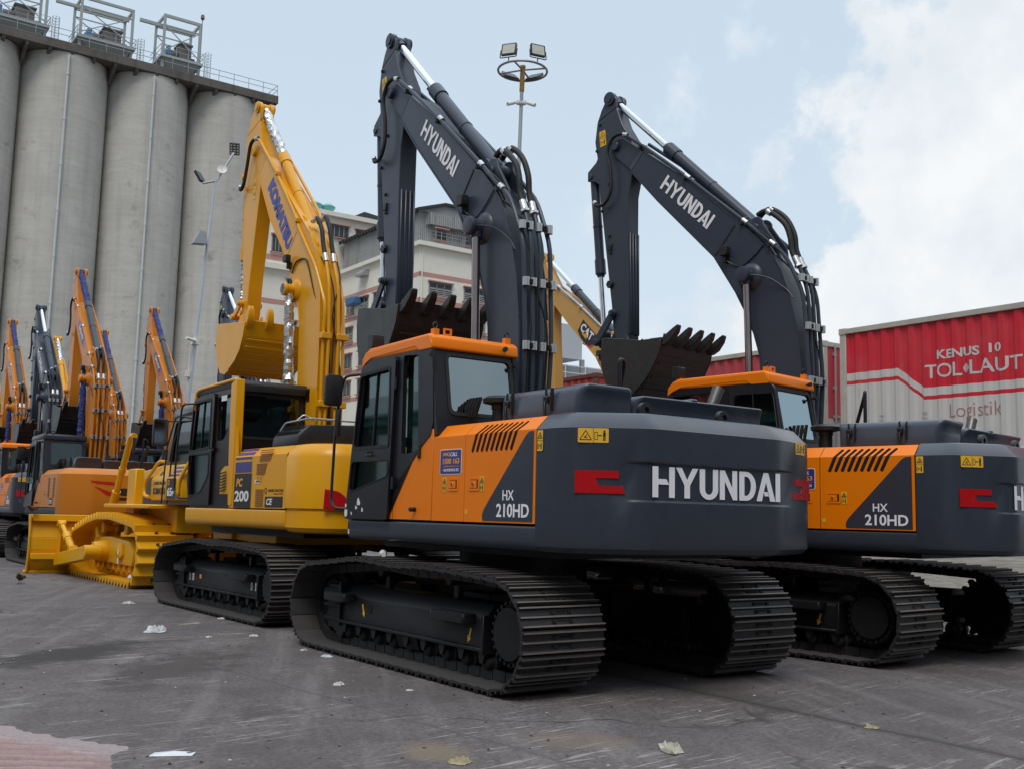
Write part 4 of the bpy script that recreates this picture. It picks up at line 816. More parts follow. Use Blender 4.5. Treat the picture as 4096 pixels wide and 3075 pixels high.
def build_hx():
    root = empty('crawler_excavator', 'x', 'excavator')
    make_track(root, stickers='arrow'); undercarriage(root); hx_body(root, HX)
    b, d = cab(root, HCAB)
    # scraped stickers at the lower front of the door
    rnd = random.Random(3)
    for x, z, s in ((1.36, 1.52, .03), (1.35, 1.45, .05), (1.12, 1.50, .03), (1.07, 1.55, .045), (.98, 1.47, .03), (1.22, 1.44, .02)):
        p = [(x+s*rnd.uniform(.4, 1)*cos(a), z+s*1.2*rnd.uniform(.3, 1)*sin(a)) for a in [k*pi/4 for k in range(8)]]; G().plate(p, [], (0, 1.3785, 0), (1, 0, 0), (0, 0, 1), -.001).obj('torn_sticker', CREAM, d)
    G().box((1.385, 1.3215, 1.22), (1.36, 1.3275, 1.27)).obj('white_label', CREAM, root)
    g = G(); g.plate(rect(0, 0, .13, .055), [], (-.40, .62, 2.54), (0, -1, 0), (.17, 0, .97), .002, 0); g.obj('exit_label', mat('green_label', (.35, .62, .52), .5), b)
    boom, arm = front_end(root, HY, BOOMC, mat('bucket_black', (.022, .020, .020), .42, dust=.10, var=.3, scale=5), BOOMC, tooth=mat('tooth_black', (.016, .014, .013), .45, dust=.08, var=.4, scale=16))
    boom_pipes(root, boom, BOOMC, RUB, STEEL, BLACK, HY)
    R = Vector((-.81, 0, -.745)).normalized(); U = Vector((-.745*0+.0, 0, 0))
    R = Vector((1.22-2.03, 0, 5.30-6.04)).normalized(); U = Vector((-R.z, 0, R.x)); U = U if U.z > 0 else -U
    word_mark(G(), (2.00, .253, 6.07), R, U, 1.10, .215).obj('brand_lettering', WHITE, boom, smooth=False)
    g = G(); g.bar((.74, .255, 5.31), (1.05, .255, 4.95), .008, .02); g.obj('weld_seam', BLACK, boom)
    ysticker(arm, (3.19, .186, 6.95), (-1, 0, .12), (.1, 0, 1), .12, .24, True)
    g = G()
    for x, z in ((3.2, 7.3), (3.25, 6.9), (3.0, 6.35), (3.13, 5.95), (2.98, 5.55), (2.95, 5.3)): g.box((x-.015, .185, z-.02), (x+.015, .215, z+.02))
    g.box((2.93, .185, 5.33), (3.0, .215, 5.43)); g.prism(circ((2.95, 4.82), .06, 6), 'xz', .185, .23); g.obj('arm_fitting', BLACK, arm, bevel=.004)
    for o in root.children:      # seat the whole working gear on its foot, a little right of the middle
        if o.name.split('.')[0] in ('boom', 'arm', 'arm_cylinder', 'bucket_cylinder', 'boom_cylinder', 'bucket_link'): o.location = (.243, -.137, -.0326); o.scale = (1, 1, 1.0223)
    return root
# ------------------------------------------------------------------ the golden yellow excavator
def build_ko():
    root = empty('crawler_excavator', 'x', 'excavator')
    make_track(root, stickers='label'); undercarriage(root)
    g = G(); g.box((-.85, -.95, .98), (1.45, .95, 1.13)); g.box((.55, .93, 1.0), (1.1, 1.02, 1.1)); g.obj('turntable_frame', KYEL, root, bevel=.015)
    X, Z = (-1, 0, 0), (0, 0, 1)
    p = deck(root, KYEL, x1=1.68, zb=1.20, zt=1.455, x0=-1.91); right_side(root, KYEL, KYEL)
    g = G()
    g.plate([(.02, 1.47), (.02, 2.6), (-.12, 2.6), (-.16, 2.3), (-.20, 2.15), (-.205, 1.47)], [], (0, 1.30, 0), (1, 0, 0), (0, 0, 1), -.03); g.obj('rear_post', KYEL, root)
    d1 = side_panel(root, KYEL, -.215, -.83, zb=1.47)
    d2 = side_panel(root, KYEL, -.838, -1.905, zb=1.47)
    for d, (a, b) in ((d1, (2.095, 1.945)),):
        g = G(); g.box((-.80, 1.325, 1.955), (-.235, 1.3335, 2.10)); sl = Vector((0, -.115, .115)).normalized()
        for f0, f1 in ((.03, .085), (.115, .150)): g.plate(rect(-.80, f0, -.235, f1), [], Vector((0, 1.33, 2.17))+Vector((0, .004, .004)), (1, 0, 0), sl, -.004)
        g.box((-.80, 1.325, 2.135), (-.235, 1.3335, 2.165)); g.obj('blue_stripe', PURP, d)
        g = G(); g.box((-.815, 1.325, 1.475), (-.225, 1.3335, 1.94), 0); g.text('PC', (-.30, 1.334, 1.76), X, Z, .22, .115, 1, bold=.03, shear=.15); g.text('200', (-.26, 1.334, 1.555), X, Z, .49, .15, 2, bold=.03); g.obj('model_lettering', [INK, OGINK, CREAM], d, smooth=False)
    g = G(); w = .022
    for k in range(6): z = 2.10+k*.026; g.box((-1.40-k*.02, 1.325, z), (-1.06-k*.01, 1.336+.006, z+.012), 1); 
    for k in range(7): z = 1.92+k*.022; g.box((-1.24-k*.012, 1.325, z), (-.98, 1.341, z+.010), 1)
    for k in range(9): z = 1.50+k*.026; g.box((-1.23, 1.325, z), (-.98, 1.341, z+.012), 1)
    g.obj('side_louvre', [KYEL, mat('louvre_brown', (.30, .11, .004), .5)], d2)
    latch_box(d2, KYEL, -.99, 1.82, .16, .085); g = G(); g.plate(rect(0, 0, .18, .05), [], (-.93, 1.335, 1.80), X, Z, .002); g.text('UNITED TRACTORS', (-.97, 1.336, 1.815), X, Z, .13, .018, 1); g.obj('white_label', [CREAM, INK], d2, smooth=False)
    g = G(); g.box((-1.84, 1.325, 1.485), (-1.29, 1.3335, 1.625), 0); g.text('CE', (-1.34, 1.334, 1.515), X, Z, .19, .085, 1, bold=.03, shear=.2); g.obj('model_lettering', [INK, CREAM], d2, smooth=False)
    g = G(); g.text('UNITED TRACTORS', (-1.38, 1.332, 1.685), X, Z, .47, .035, 0, bold=.02); g.text('member of ASTRA', (-1.56, 1.332, 1.652), X, Z, .28, .018, 0); g.plate(circ((-1.30, 1.70), .042, 14), [circ((-1.30, 1.70), .026, 10)], (0, 1.333, 0), (1, 0, 0), (0, 0, 1), -.002); g.obj('dealer_lettering', mat('brown_ink', (.08, .035, .005), .5), d2, smooth=False)
    # vent plate in front of the post
    g = G(); g.plate(rr([(.36, 1.66), (.36, 1.99), (.22, 2.06), (.05, 2.06), (.05, 1.66)], .03, 2), [], (0, 1.312, 0), (1, 0, 0), (0, 0, 1), -.02, 0)
    for k in range(7): g.bar((.30, 1.334, 1.70+k*.042), (.10, 1.334, 1.725+k*.042), .008, .016, 1)
    g.obj('vent_cover', [KYEL, HOLE], root)
    cwm = KYEL
    plan = [Vector(p) for p in rr([(-1.91, 1.33), (-2.30, 1.32), (-2.62, 1.08), (-2.78, .5), (-2.80, 0), (-2.78, -.5), (-2.62, -1.08), (-2.30, -1.32), (-1.91, -1.33)], [0, .2, .2, .2, .2, .2, .2, .2, 0], 4)]
    cw = counterweight(root, cwm, plan, [(.16, 1.17), (.06, 1.19), (.02, 1.24), (.02, 1.44), (.03, 1.455), (.03, 1.475), (0, 1.48), (0, 2.12), (.03, 2.2), (.12, 2.285), (.2, 2.30), (.4, 2.30)])
    i = min(range(len(plan)), key=lambda k: abs(plan[k].y-1.16)); a = plan[i]; A, t = facet((-2.44, 1.235), (-2.62, 1.08)); t = Vector((-.25, -.56, 0)).normalized(); A = Vector((-2.58, 1.15, 0)); U = Vector((0, 0, 1)); N = t.cross(U)
    G().plate(rr([(.02, 1.475), (.34, 1.475), (.30, 1.62), (.20, 1.70), (.03, 1.72)], [.0, .01, .05, .05, 0], 3), [], A+N*.012, t, U, .02).obj('red_reflector', RED, cw)
    # black cab with yellow rear post
    def T(p): return (p[0], p[1])
    kc = dict(frame=mat('cab_brown_black', (.010, .005, .006), .34, var=.2, spec=.35), roof=BLACK, rglass=GLASS,
     side=[(1.64, 1.46), (1.75, 1.8), (1.74, 2.4), (1.60, 3.12), (1.52, 3.2), (.0, 3.24), (.0, 2.5), (.02, 1.46)], side_r=[(1.64, 1.46), (1.75, 1.8), (1.74, 2.4), (1.60, 3.12), (1.5, 3.2), (.0, 3.24), (.0, 1.46)], rwin=[(1.6, 2.1), (1.52, 3.05), (.15, 3.08), (.15, 2.1)],
     dhole=[(1.58, 1.55), (1.70, 1.85), (1.68, 2.4), (1.56, 3.1), (.82, 3.12), (.82, 1.55)],
     door=rr([(1.62, 1.50), (1.735, 1.85), (1.72, 2.4), (1.60, 3.07), (1.55, 3.13), (.80, 3.16), (.76, 3.1), (.78, 1.50)], .06, 3),
     dwin=[[(1.60, 3.05), (.89, 3.07), (.88, 2.36), (1.70, 2.32)], [(1.70, 2.26), (.87, 2.26), (.87, 1.93), (1.15, 1.70), (1.62, 1.62)]], swin=[[(.69, 3.08), (.12, 3.12), (.12, 2.75), (.40, 2.46), (.66, 2.42)]],
     rear=((-.02, 2.30), (-.0, 3.24)), rwin_yz=(.27, 1.18, 2.48, 3.10), front=[(1.64, 1.46), (1.75, 1.8), (1.74, 2.4), (1.60, 3.12), (1.54, 3.22)],
     roofp=[(-.06, 3.12), (-.06, 3.24), (.0, 3.30), (1.45, 3.28), (1.58, 3.22), (1.62, 3.14), (1.54, 3.16), (.0, 3.18)], dhandle=(.72, 2.30), hinge=(), hx=.6,
     rail=[(1.60, 3.06), (2.0, 3.07), (2.14, 2.30), (2.15, 1.72), (2.0, 1.60), (1.68, 1.60)])
    b, d = cab(root, kc)
    g = G(); g.fillet([(1.62, 1.285, 2.95), (1.58, 1.285, 3.22), (1.45, 1.285, 3.26), (.0, 1.285, 3.30), (-.05, 1.285, 3.2)], .03, .1, 8); g.prism(rr([(-.09, 1.5), (.03, 1.5), (.10, 2.3), (.13, 3.24), (-.07, 3.31)], .03, 3), 'xz', 1.19, 1.315); g.obj('yellow_cab_post', KYEL, b, bevel=.01)
    g = G(); g.box((-.07, .10, 3.10), (-.02, .18, 3.26)); g.prism([(.14, 3.05), (.20, 3.05), (.20, 3.25), (.14, 3.25)], 'yz', -.12, -.02); g.obj('right_cab_post', KYEL, b)
    g = G(); g.box((.55, 1.283, 3.02), (.34, 1.2855, 3.1), 0); g.obj('white_label', CREAM, b)
    # engine cover with perforated black box and open lid rail
    g = G(); g.prism([(.3, 2.28), (1.22, 2.28), (1.20, 2.42), (1.05, 2.56), (.3, 2.60)], 'yz', -1.95, -1.15); g.prism([(-1.2, 2.28), (.3, 2.28), (.3, 2.50), (-1.1, 2.48)], 'yz', -1.95, -1.0); h = g.obj('engine_hood', BLACK, root, bevel=.03, seg=2)
    g = G()
    for k in range(9):
        for j in range(2): g.bar((-1.22-k*.075, 1.19-j*.075, 2.45+j*.072), (-1.24-k*.075, 1.14-j*.075, 2.50+j*.072), .045, .012)
    g.obj('hood_grille', HOLE, h)
    g = G(); g.fillet([(-1.15, 1.1, 2.5), (-1.2, 1.05, 2.62), (-1.93, 1.05, 2.64), (-1.93, .3, 2.64)], .014, .05, 6); g.fillet([(-1.5, 1.05, 2.62), (-1.55, .95, 2.72), (-1.6, .8, 2.64)], .012, .03, 6); g.obj('hood_rail', GALV, h)
    d_ = dict(KO); d_['gx'] = (2.53, 2.35)
    boom, arm = front_end(root, d_, KYEL, KYEL, KYEL, yc=.03, bw=.17, aw=.125, grooves=False, foil=True)
    w = .215
    for q in ([(2.26, w, 7.74), (1.56, w, 7.06), (.68, w, 6.10), (.52, w, 5.85), (-.17, w, 5.08), (-.50, w-.02, 4.46), (-.46, w-.03, 4.0), (-.47, w-.03, 2.3)], [(-.27, .10, 5.17), (-.43, .11, 4.80), (-.50, .12, 4.0), (-.48, .12, 2.3)], [(-.27, -.03, 5.17), (-.43, -.03, 4.82), (-.50, -.04, 4.0), (-.48, -.04, 2.3)], [(1.9, -.13, 7.5), (.6, -.14, 6.2), (.04, -.17, 5.42), (-.36, -.16, 4.6), (-.46, -.14, 4.0), (-.48, -.14, 2.3)]):
        g = G(); g.fillet(q, .026, .14, 9); g.obj('hydraulic_pipe', KYEL, boom)
    for q in ([(.22, .12, 5.88), (.06, .12, 5.90), (-.09, .11, 5.70), (-.17, .11, 5.44), (-.27, .10, 5.17)], [(.26, .0, 5.88), (.08, -.02, 5.95), (-.08, -.02, 5.76), (-.17, -.03, 5.46), (-.27, -.03, 5.17)]):
        g = G(); g.tube(q, .034, 10, sub=5); o = g.obj('hydraulic_hose', RUB, boom); A, B = Vector(q[-1]), Vector(q[-2]); C_, D_ = Vector(q[0]), Vector(q[1]); G().cyl(A, A.lerp(B, .45), .042, n=10).obj('hose_fitting', STEEL, o); G().cyl(C_.lerp(D_, .2), D_, .04, n=10).obj('hose_fitting', STEEL, o)
    q = [(2.26, w+.02, 7.76), (2.45, w+.03, 7.77), (2.58, w+.03, 7.68), (2.67, w+.03, 7.36), (2.78, w+.03, 7.06), (2.93, w+.02, 7.0), (3.05, w-.02, 7.1)]
    g = G(); g.tube(q, .03, 9, sub=5); o = g.obj('hydraulic_hose', RUB, boom); G().cyl(q[0], Vector(q[0]).lerp(Vector(q[1]), .5), .04, n=8).obj('hose_fitting', STEEL, o); G().cyl(q[-1], Vector(q[-1]).lerp(Vector(q[-2]), .5), .036, n=8).obj('hose_fitting', STEEL, o)
    for q in ([(-.08, .16, 5.33), (-.34, .08, 5.0), (-.47, .03, 4.5), (-.49, .04, 3.6), (-.47, .03, 2.3)], [(-.2, -.12, 5.2), (-.40, -.08, 4.85), (-.485, .06, 4.3), (-.49, -.09, 3.5), (-.47, -.1, 2.3)]): G().tube(q, .011, 6, sub=5).obj('control_hose', RUB, boom)
    for z in (4.0, 3.0):
        for y0, y1 in ((.08, .24), (-.20, -.0)): G().box((-.535, y0, z-.045), (-.40, y1, z+.045)).obj('pipe_clamp', KYEL, boom, bevel=.006)
    for x, z in ((1.45, 6.97), (.60, 6.0)): G().cyl((x+.04, w, z+.05), (x-.05, w, z-.05), .04, n=10).box((x-.09, .17, z-.08), (x-.03, .27, z-.03)).obj('pipe_bracket', KYEL, boom)
    x, z = .74, 5.36
    G().prism(rr(rect(x-.06, z-.06, x+.06, z+.06), .015, 2), 'xz', .24, .33).box((x-.02, .2, z-.16), (x+.02, .28, z-.05)).obj('boom_work_lamp', BLACK, boom, bevel=.006)
    G().tube([(.66, .22, 5.12), (.56, .22, 5.26), (.38, .215, 5.30), (.2, .215, 5.26), (.08, .21, 5.1), (-.12, .2, 4.7), (-.34, .15, 4.3), (-.45, .06, 3.6), (-.45, .05, 2.4)], .013, 6).obj('lamp_cable', BLACK, boom)
    G().cyl((KO['bossp'][0], .38, KO['bossp'][1]), (KO['bossp'][0], .425, KO['bossp'][1]), .085, n=20).obj('pin_cap', STEEL, boom)
    R = Vector((.97-1.93, 0, 5.56-6.90)).normalized(); U = Vector((-R.z, 0, R.x)); U = U if U.z > 0 else -U
    g = G(); g.text('KOMATSU', (1.83, .202, 6.77), R, U, 1.55, .27, bold=.085, shear=.0); g.obj('brand_lettering', BLUEINK, boom, smooth=False)
    ysticker(arm, (2.55, .157, 6.75), (-1, 0, 0), (0, 0, 1), .12, .36, True)
    for a in ((.05, .2, 4.75, -.35, .2, 4.2), ): G().bar(a[:3], a[3:], .006, .02).obj('weld_seam', KYEL, boom); G().bar((.95, .202, 5.42), (.62, .202, 5.78), .006, .03).obj('weld_seam', KYEL, boom)
    return root
# ------------------------------------------------------------------ the dull orange excavators with blue sleeves, and the pale yellow one
def build_sany():
    root = empty('crawler_excavator', 'x', 'excavator')
    make_track(root); undercarriage(root)
    hx_body(root, dict(kind='sany', body=SORG, panel=SORG, deck=BLACK, cw=SORG, hood=CHAR, vents=False, grille=True))
    c = dict(HCAB); c['frame'] = mat('cab_dark_grey', (.018, .019, .026), .33, var=.15, spec=.4); c['roof'] = c['frame']; c.pop('band'); c['rglass'] = GLASS; cab(root, c)
    a = radians(2.5); d = turned(HY, a, k=1.03)
    SR = mat('slate_cylinder', (.035, .042, .055), .4)
    global foil_mat
    foil_mat[0] = BLUESLEEVE
    boom, arm = front_end(root, dict(d, bbar=(.42, 2.0)), SORG, BLACK, SR, grooves=False, foil=True)
    foil_mat[0] = FOIL
    boom_pipes(root, boom, SORG, RUB, STEEL, SORG, d, a)
    f = lambda x, z: [(.1+(p[0]-.1)*1.03, 2+(p[1]-2)*1.03) for p in rot2([(x, z)], (.1, 2.0), a)][0]
    p0, p1 = f(2.0, 6.08), f(1.2, 5.35); R = Vector((p1[0]-p0[0], 0, p1[1]-p0[1])).normalized(); U = Vector((-R.z, 0, R.x)); U = U if U.z > 0 else -U
    o = Vector((p0[0], .256, p0[1]))-U*.03
    g = G(); g.plate([(0, 0), (.95, 0), (.95, .26), (0, .26)], [], o, R, U, .003, 0); g.plate([(.95, 0), (1.02, 0), (1.02, .26), (.95, .26)], [], o, R, U, .003, 2); g.text('SANY', o+R*.12+U*.05, R, U, .70, .16, 1, bold=.03, shear=.1); g.obj('brand_lettering', [PURP, CREAM, RED], boom, smooth=False)
    return root
def build_cat():
    root = empty('crawler_excavator', 'x', 'excavator')
    make_track(root); undercarriage(root)
    hx_body(root, dict(kind='cat', body=CYEL, panel=CYEL, deck=BLACK, cw=BLACK, hood=CYEL, vents=True))
    c = dict(HCAB); c['frame'] = BLACK; c['roof'] = CYEL; cab(root, c)
    a = radians(-3); d = turned(HY, a); SR = mat('slate_cylinder', (.035, .042, .055), .4)
    boom, arm = front_end(root, dict(d, bbar=(.42, 2.0)), CYEL, BLACK, SR, grooves=False)
    boom_pipes(root, boom, GALV, RUB, STEEL, CYEL, d, a)
    f = lambda x, z: rot2([(x, z)], (.1, 2.0), a)[0]
    p0, p1 = f(1.62, 5.62), f(1.0, 5.05); R = Vector((p1[0]-p0[0], 0, p1[1]-p0[1])).normalized(); U = Vector((-R.z, 0, R.x)); U = U if U.z > 0 else -U
    o = Vector((p0[0], .255, p0[1]))
    g = G(); g.plate([(-.03, -.03), (.30, -.14), (.56, -.06), (.60, .02), (.60, .24), (-.03, .26)], [], o, R, U, .003, 0); g.plate([(.30, -.17), (.60, -.09), (.64, .0), (.64, .2), (.60, .2), (.60, .02), (.56, -.055), (.30, -.135)], [], o, R, U, .003, 2)
    g.text('CAT', o+R*.02+U*.03, R, U, .50, .19, 1, bold=.03, th=.004); g.plate([(.13, .0), (.25, .12), (.36, -.02)], [], o+Vector((0, .004, 0)), R, U, .002, 3); g.obj('brand_lettering', [INK, WHITE, RED, OGINK], boom, smooth=False)
    return root
# ------------------------------------------------------------------ bulldozer (heading +x, seen from behind left)
def build_dozer():
    root = empty('bulldozer', 'yellow bulldozer with swamp tracks, angled blade and exposed lift cylinder', 'bulldozer', (12.55, -.50, 0))
    prof = [(-.52, -.01), (-.50, .02), (-.30, .13), (-.22, .13), (.30, .035), (.52, .015), (.52, -.01)]
    path = chain_path((-1.85, .60, .50), (2.15, .52, .42), [(-1.0, 1.17), (-.4, 1.21), (.5, 1.20), (1.3, 1.10)])
    def ex(g, to, st):
        for y in (-.16, .12):
            for u in (-.25, .1):
                a, b, c, d = to(u*st, .05), to((u+.14)*st, .05), to((u+.14)*st, .115), to(u*st, .115)
                g.add([(p[0], y, p[1]) for p in (a, b, c, d)]+[(p[0], y+.05, p[1]) for p in (a, b, c, d)], [(0, 3, 2, 1), (4, 5, 6, 7), (0, 1, 5, 4), (1, 2, 6, 5), (2, 3, 7, 6), (3, 0, 4, 7)], 1)
        for s in (-.1, .1):
            a, b, c, d = to(-.45*st, -.11), to(.45*st, -.11), to(.45*st, -.01), to(-.45*st, -.01)
            g.add([(p[0], s-.025, p[1]) for p in (a, b, c, d)]+[(p[0], s+.025, p[1]) for p in (a, b, c, d)], [(0, 3, 2, 1), (4, 5, 6, 7), (0, 1, 5, 4), (1, 2, 6, 5), (2, 3, 7, 6), (3, 0, 4, 7)], 0)
    t = shoes(G(), path, .205, prof, -.50, .50, None, ex).obj('crawler_track', [DYEL, mat('bolt_brown', (.12, .05, .008), .6)], root, ang=25); t.location = (0, 1.0, 0)
    g = G(); g.prism(rr([(-1.4, .36), (1.3, .36), (1.45, .55), (1.3, .82), (.2, .86), (-1.2, .80), (-1.45, .6)], .08, 3), 'xz', -.22, .30); g.cyl((.35, .28, .58), (.35, .56, .58), .22, .17, 24); g.cyl((.35, .5, .58), (.35, .6, .58), .12, n=16)
    for k in range(10): a = 2*pi*k/10; g.cyl((.35+.15*cos(a), .54, .58+.15*sin(a)), (.35+.15*cos(a), .575, .58+.15*sin(a)), .02, n=6)
    g.prism([(.9, .82), (1.1, .82), (1.2, 1.0), (1.02, 1.04)], 'xz', .1, .34); g.prism(rr([(-.9, .5), (-.55, .45), (-.5, .7), (-.85, .78)], .08, 3), 'xz', .3, .36); g.obj('track_frame', DYEL, t, bevel=.02, seg=2)
    for x in (-1.15, -.78, -.41, -.04, .33, .70, 1.07, 1.4):
        g = G(); g.lathe((x, -.22, .26), (0, 1, 0), [(0, .06), (.03, .10), (.09, .10), (.10, .13), (.15, .13), (.16, .09), (.28, .09), (.29, .13), (.34, .13), (.35, .10), (.41, .10), (.44, .06), (.47, .03)], 16); g.prism([(x-.06, .40), (x-.05, .24), (x+.05, .24), (x+.06, .40)], 'xz', .22, .26); g.obj('track_roller', DYEL, t)
    for x in (-.9, .75): g = G(); g.lathe((x, -.12, 1.03), (0, 1, 0), [(0, .05), (.02, .10), (.10, .10), (.12, .13), (.16, .13), (.18, .08), (.3, .07), (.36, .11), (.42, .11)], 16); g.box((x-.05, -.05, .8), (x+.05, .05, 1.0)); g.obj('carrier_roller', DYEL, t)
    g = G(); g.cyl((-1.85, -.06, .60), (-1.85, .06, .60), .36, n=24); g.cyl((-1.85, -.2, .6), (-1.85, .3, .6), .26, n=20); g.obj('drive_sprocket', DYEL, t)
    g = G(); g.cyl((2.15, -.1, .52), (2.15, .1, .52), .32, n=24); g.obj('idler_wheel', DYEL, t)
    for x, z in ((-.70, .60), (-.72, .42)): G().box((x-.035, .362, z-.05), (x+.035, .366, z+.06)).obj('white_label', CREAM, t)
    t2 = clone(t, root); t2.location = (0, -1.0, 0); t2.scale = (1, -1, 1)
    # blade
    arc = [(2.98, .03), (2.86, .25), (2.80, .5), (2.80, .75), (2.86, 1.0), (2.98, 1.24)]
    g = G(); ins = [(x-.06, z) for x, z in arc]
    for i in range(5): g.prism([arc[i], arc[i+1], ins[i+1], ins[i]], 'xz', -2.2, 2.2)
    for y in (-2.2, 2.17): g.prism(arc+[(2.74, 1.24), (2.70, .6), (2.8, .03)], 'xz', y, y+.035)
    g.box((2.70, -2.15, 1.10), (2.86, 2.15, 1.24)); g.box((2.66, -2.15, .30), (2.82, 2.15, .42)); g.box((2.84, -2.24, .0), (3.02, 2.24, .06))
    for y in (-1.6, -.8, 0, .8, 1.6): g.prism([(2.80, .1), (2.62, .2), (2.62, .9), (2.80, 1.1)], 'xz', y-.02, y+.02)
    b = g.obj('dozer_blade', DYEL, root, bevel=.008)
    b.matrix_basis = Matrix.Translation((2.8, .05, 0))@Matrix.Rotation(radians(-3), 4, 'Z')@Matrix.Translation((-2.8, 0, 0))
    for s in (1, -1):
        g = G(); g.prism([(-.05, .44), (2.75, .16), (2.75, .42), (.0, .70)], 'xz', s*1.66-.09, s*1.66+.09); g.cyl((-.0, s*1.50, .57), (-.0, s*1.82, .57), .13, n=16); g.obj('push_arm', DYEL, root, bevel=.015)
        st = ram(root, 'tilt_strut', (1.55, s*1.66, .56), (2.66, s*1.66, 1.06), .075, .05, .55, DYEL, DYEL); 
        G().prism([(1.4, .40), (1.7, .38), (1.6, .62), (1.5, .64)], 'xz', s*1.66-.08, s*1.66+.08).obj('strut_bracket', DYEL, st, bevel=.01)
    # engine hood and lift cylinders
    g = G(); g.prism(rr([(-1.4, 1.05), (1.45, 1.0), (1.55, 1.3), (1.48, 1.98), (1.3, 2.12), (-1.4, 2.32)], .1, 4), 'xz', -.62, .62); h = g.obj('engine_hood', DYEL, root, bevel=.05, seg=3)
    g = G(); g.plate([(-1.2, 1.45), (1.25, 1.4), (1.25, 1.9), (-1.2, 2.16)], [], (0, .63, 0), (1, 0, 0), (0, 0, 1), -.012); g.obj('hood_side_door', mat('door_grey', (.05, .05, .055), .4), h)
    g = G(); g.box((-.45, .642, 1.6), (-.35, .65, 1.71)); g.obj('door_latch', BLACK, h)
    G().lathe((.9, .1, 2.1), (0, 0, 1), [(0, .06), (.55, .06), (.56, .05)], 14).obj('exhaust_pipe', BLACK, root)
    for s in (1, -1):
        g = G(); g.cyl((.08, s*1.05, 2.80), (.98, s*1.05, 1.55), .062, n=14); g.cyl((.50, s*1.05, 2.22), (.56, s*1.05, 2.13), .075, n=14); g.cyl((.84, s*1.05, 1.75), (1.02, s*1.05, 1.49), .085, n=14); g.fillet([(.10, s*1.05, 2.78), (-.02, s*1.05, 2.84), (-.16, s*1.05, 2.83)], .062, .08, 12); g.cyl((-.18, s*1.05, 2.80), (-.18, s*1.05, 2.50), .03, n=8, m=1)
        g.obj('lift_cylinder', [DYEL, BLACK], root); G().box((-.62, s*1.05-.12, 1.10), (-.12, s*1.05+.06, 2.18)).obj('cylinder_support', DYEL, root, bevel=.02)
    G().fillet([(-.45, .85, 2.62), (-.35, .95, 2.3), (-.30, 1.0, 1.95), (-.15, .95, 2.0)], .035, .1, 8).obj('hydraulic_hose', RUB, root)
    # fenders, fuel tank with stripes and lettering
    g = G(); g.box((-2.35, .55, 1.42), (.6, 1.35, 1.50)); g.box((-2.35, -1.35, 1.42), (.6, -.55, 1.50)); g.box((-2.4, -.85, 1.0), (.1, .85, 1.45)); g.obj('fender', DYEL, root, bevel=.02)
    for sy in (-1, 1): g = G(); g.prism([(sy*q, w) for q, w in rr([(1.10, 1.58), (1.10, 1.96), (.92, 2.22), (.55, 2.22), (.55, 1.58)], .03, 2)], 'yz', -3.35, -1.62); ft = g.obj('fender_box', DYEL, root, bevel=.02, seg=2)
    R, U = (-1, 0, 0), (0, 0, 1); Y = 1.102
    g = G(); g.text('UNITED TRACTORS', (-1.86, Y, 1.855), R, U, .60, .055, 0, bold=.02); g.plate(circ((1.80, 1.88), .035, 12), [circ((1.80, 1.88), .02, 8)], (0, Y, 0), R, U, .002); g.obj('dealer_lettering', MATS['brown_ink'], ft, smooth=False)
    g = G(); g.text('KOMATSU', (-1.78, Y, 1.68), R, U, .68, .12, 0, bold=.05); g.obj('brand_lettering', INK, ft, smooth=False)
    g = G(); g.plate(rect(0, 0, .50, .36), [], (-2.56, Y+.002, 1.60), R, U, .003, 0); g.text('D', (-2.62, Y+.003, 1.84), R, U, .10, .09, 1, bold=.03); g.text('65', (-2.60, Y+.003, 1.65), R, U, .26, .15, 2, bold=.03); g.text('P', (-2.88, Y+.003, 1.65), R, U, .08, .09, 2, bold=.03); g.obj('model_lettering', [mat('label_maroon', (.03, .012, .014), .4), OGINK, WHITE], ft, smooth=False)
    sl = Vector((0, -.18, .26)).normalized(); g = G()
    for f in (.04, .125, .21): g.plate(rect(0, f, .48, f+.05), [], (-2.62+.0, 1.103, 1.962), R, sl, .003)
    g.obj('blue_stripe', PURP, ft)
    g = G(); g.plate(rr(rect(0, 0, .16, .09), .01, 2), [], (-1.95, 1.06, 2.02), R, sl, .003, 0); g.obj('box_latch', BLACK, ft)
    for x0, x1 in ((-1.35, -1.72), (-3.30, -3.50)):
        g = G(); g.fillet([(-1.62 if x0 > -2 else -3.2, 1.12, 1.64), (x0, 1.14, 1.66), (x0, 1.14, 1.9), (x1, 1.0, 2.30), (x1-.1, .9, 2.28)], .032, .10, 8); g.obj('cab_handrail', DYEL, root)
    # dark cab
    cb = mat('dozer_cab_brown', (.022, .009, .008), .34, var=.2, coat=.3)
    g = G(); yl = .80
    cx = len(COL.objects); sd = [(-2.1, 2.2), (-1.95, 3.1), (-.7, 3.1), (-.35, 2.2), (-.35, 1.5), (-2.1, 1.5)]
    for y in (yl-.04, -yl): g.plate(sd, [rr([(-1.98, 2.28), (-1.86, 3.0), (-.78, 3.0), (-.5, 2.28)], .06)], (0, y+.04, 0), (1, 0, 0), (0, 0, 1), .04)
    U2 = Vector((.15, 0, .9)).normalized(); g.plate(rect(0, -.3, 2*yl, .93), [rr(rect(.10, .06, 2*yl-.10, .85), .08)], (-2.1, yl, 2.2), (0, -1, 0), U2, .05)
    U3 = Vector((-.35, 0, .9)).normalized(); g.plate(rect(0, -.3, 2*yl, .95), [rr(rect(.1, .06, 2*yl-.1, .88), .08)], (-.35, -yl, 2.2), (0, 1, 0), U3, .05)
    g.box((-2.05, -yl, 1.5), (-.4, yl, 1.6)); c = g.obj('cab', cb, root)
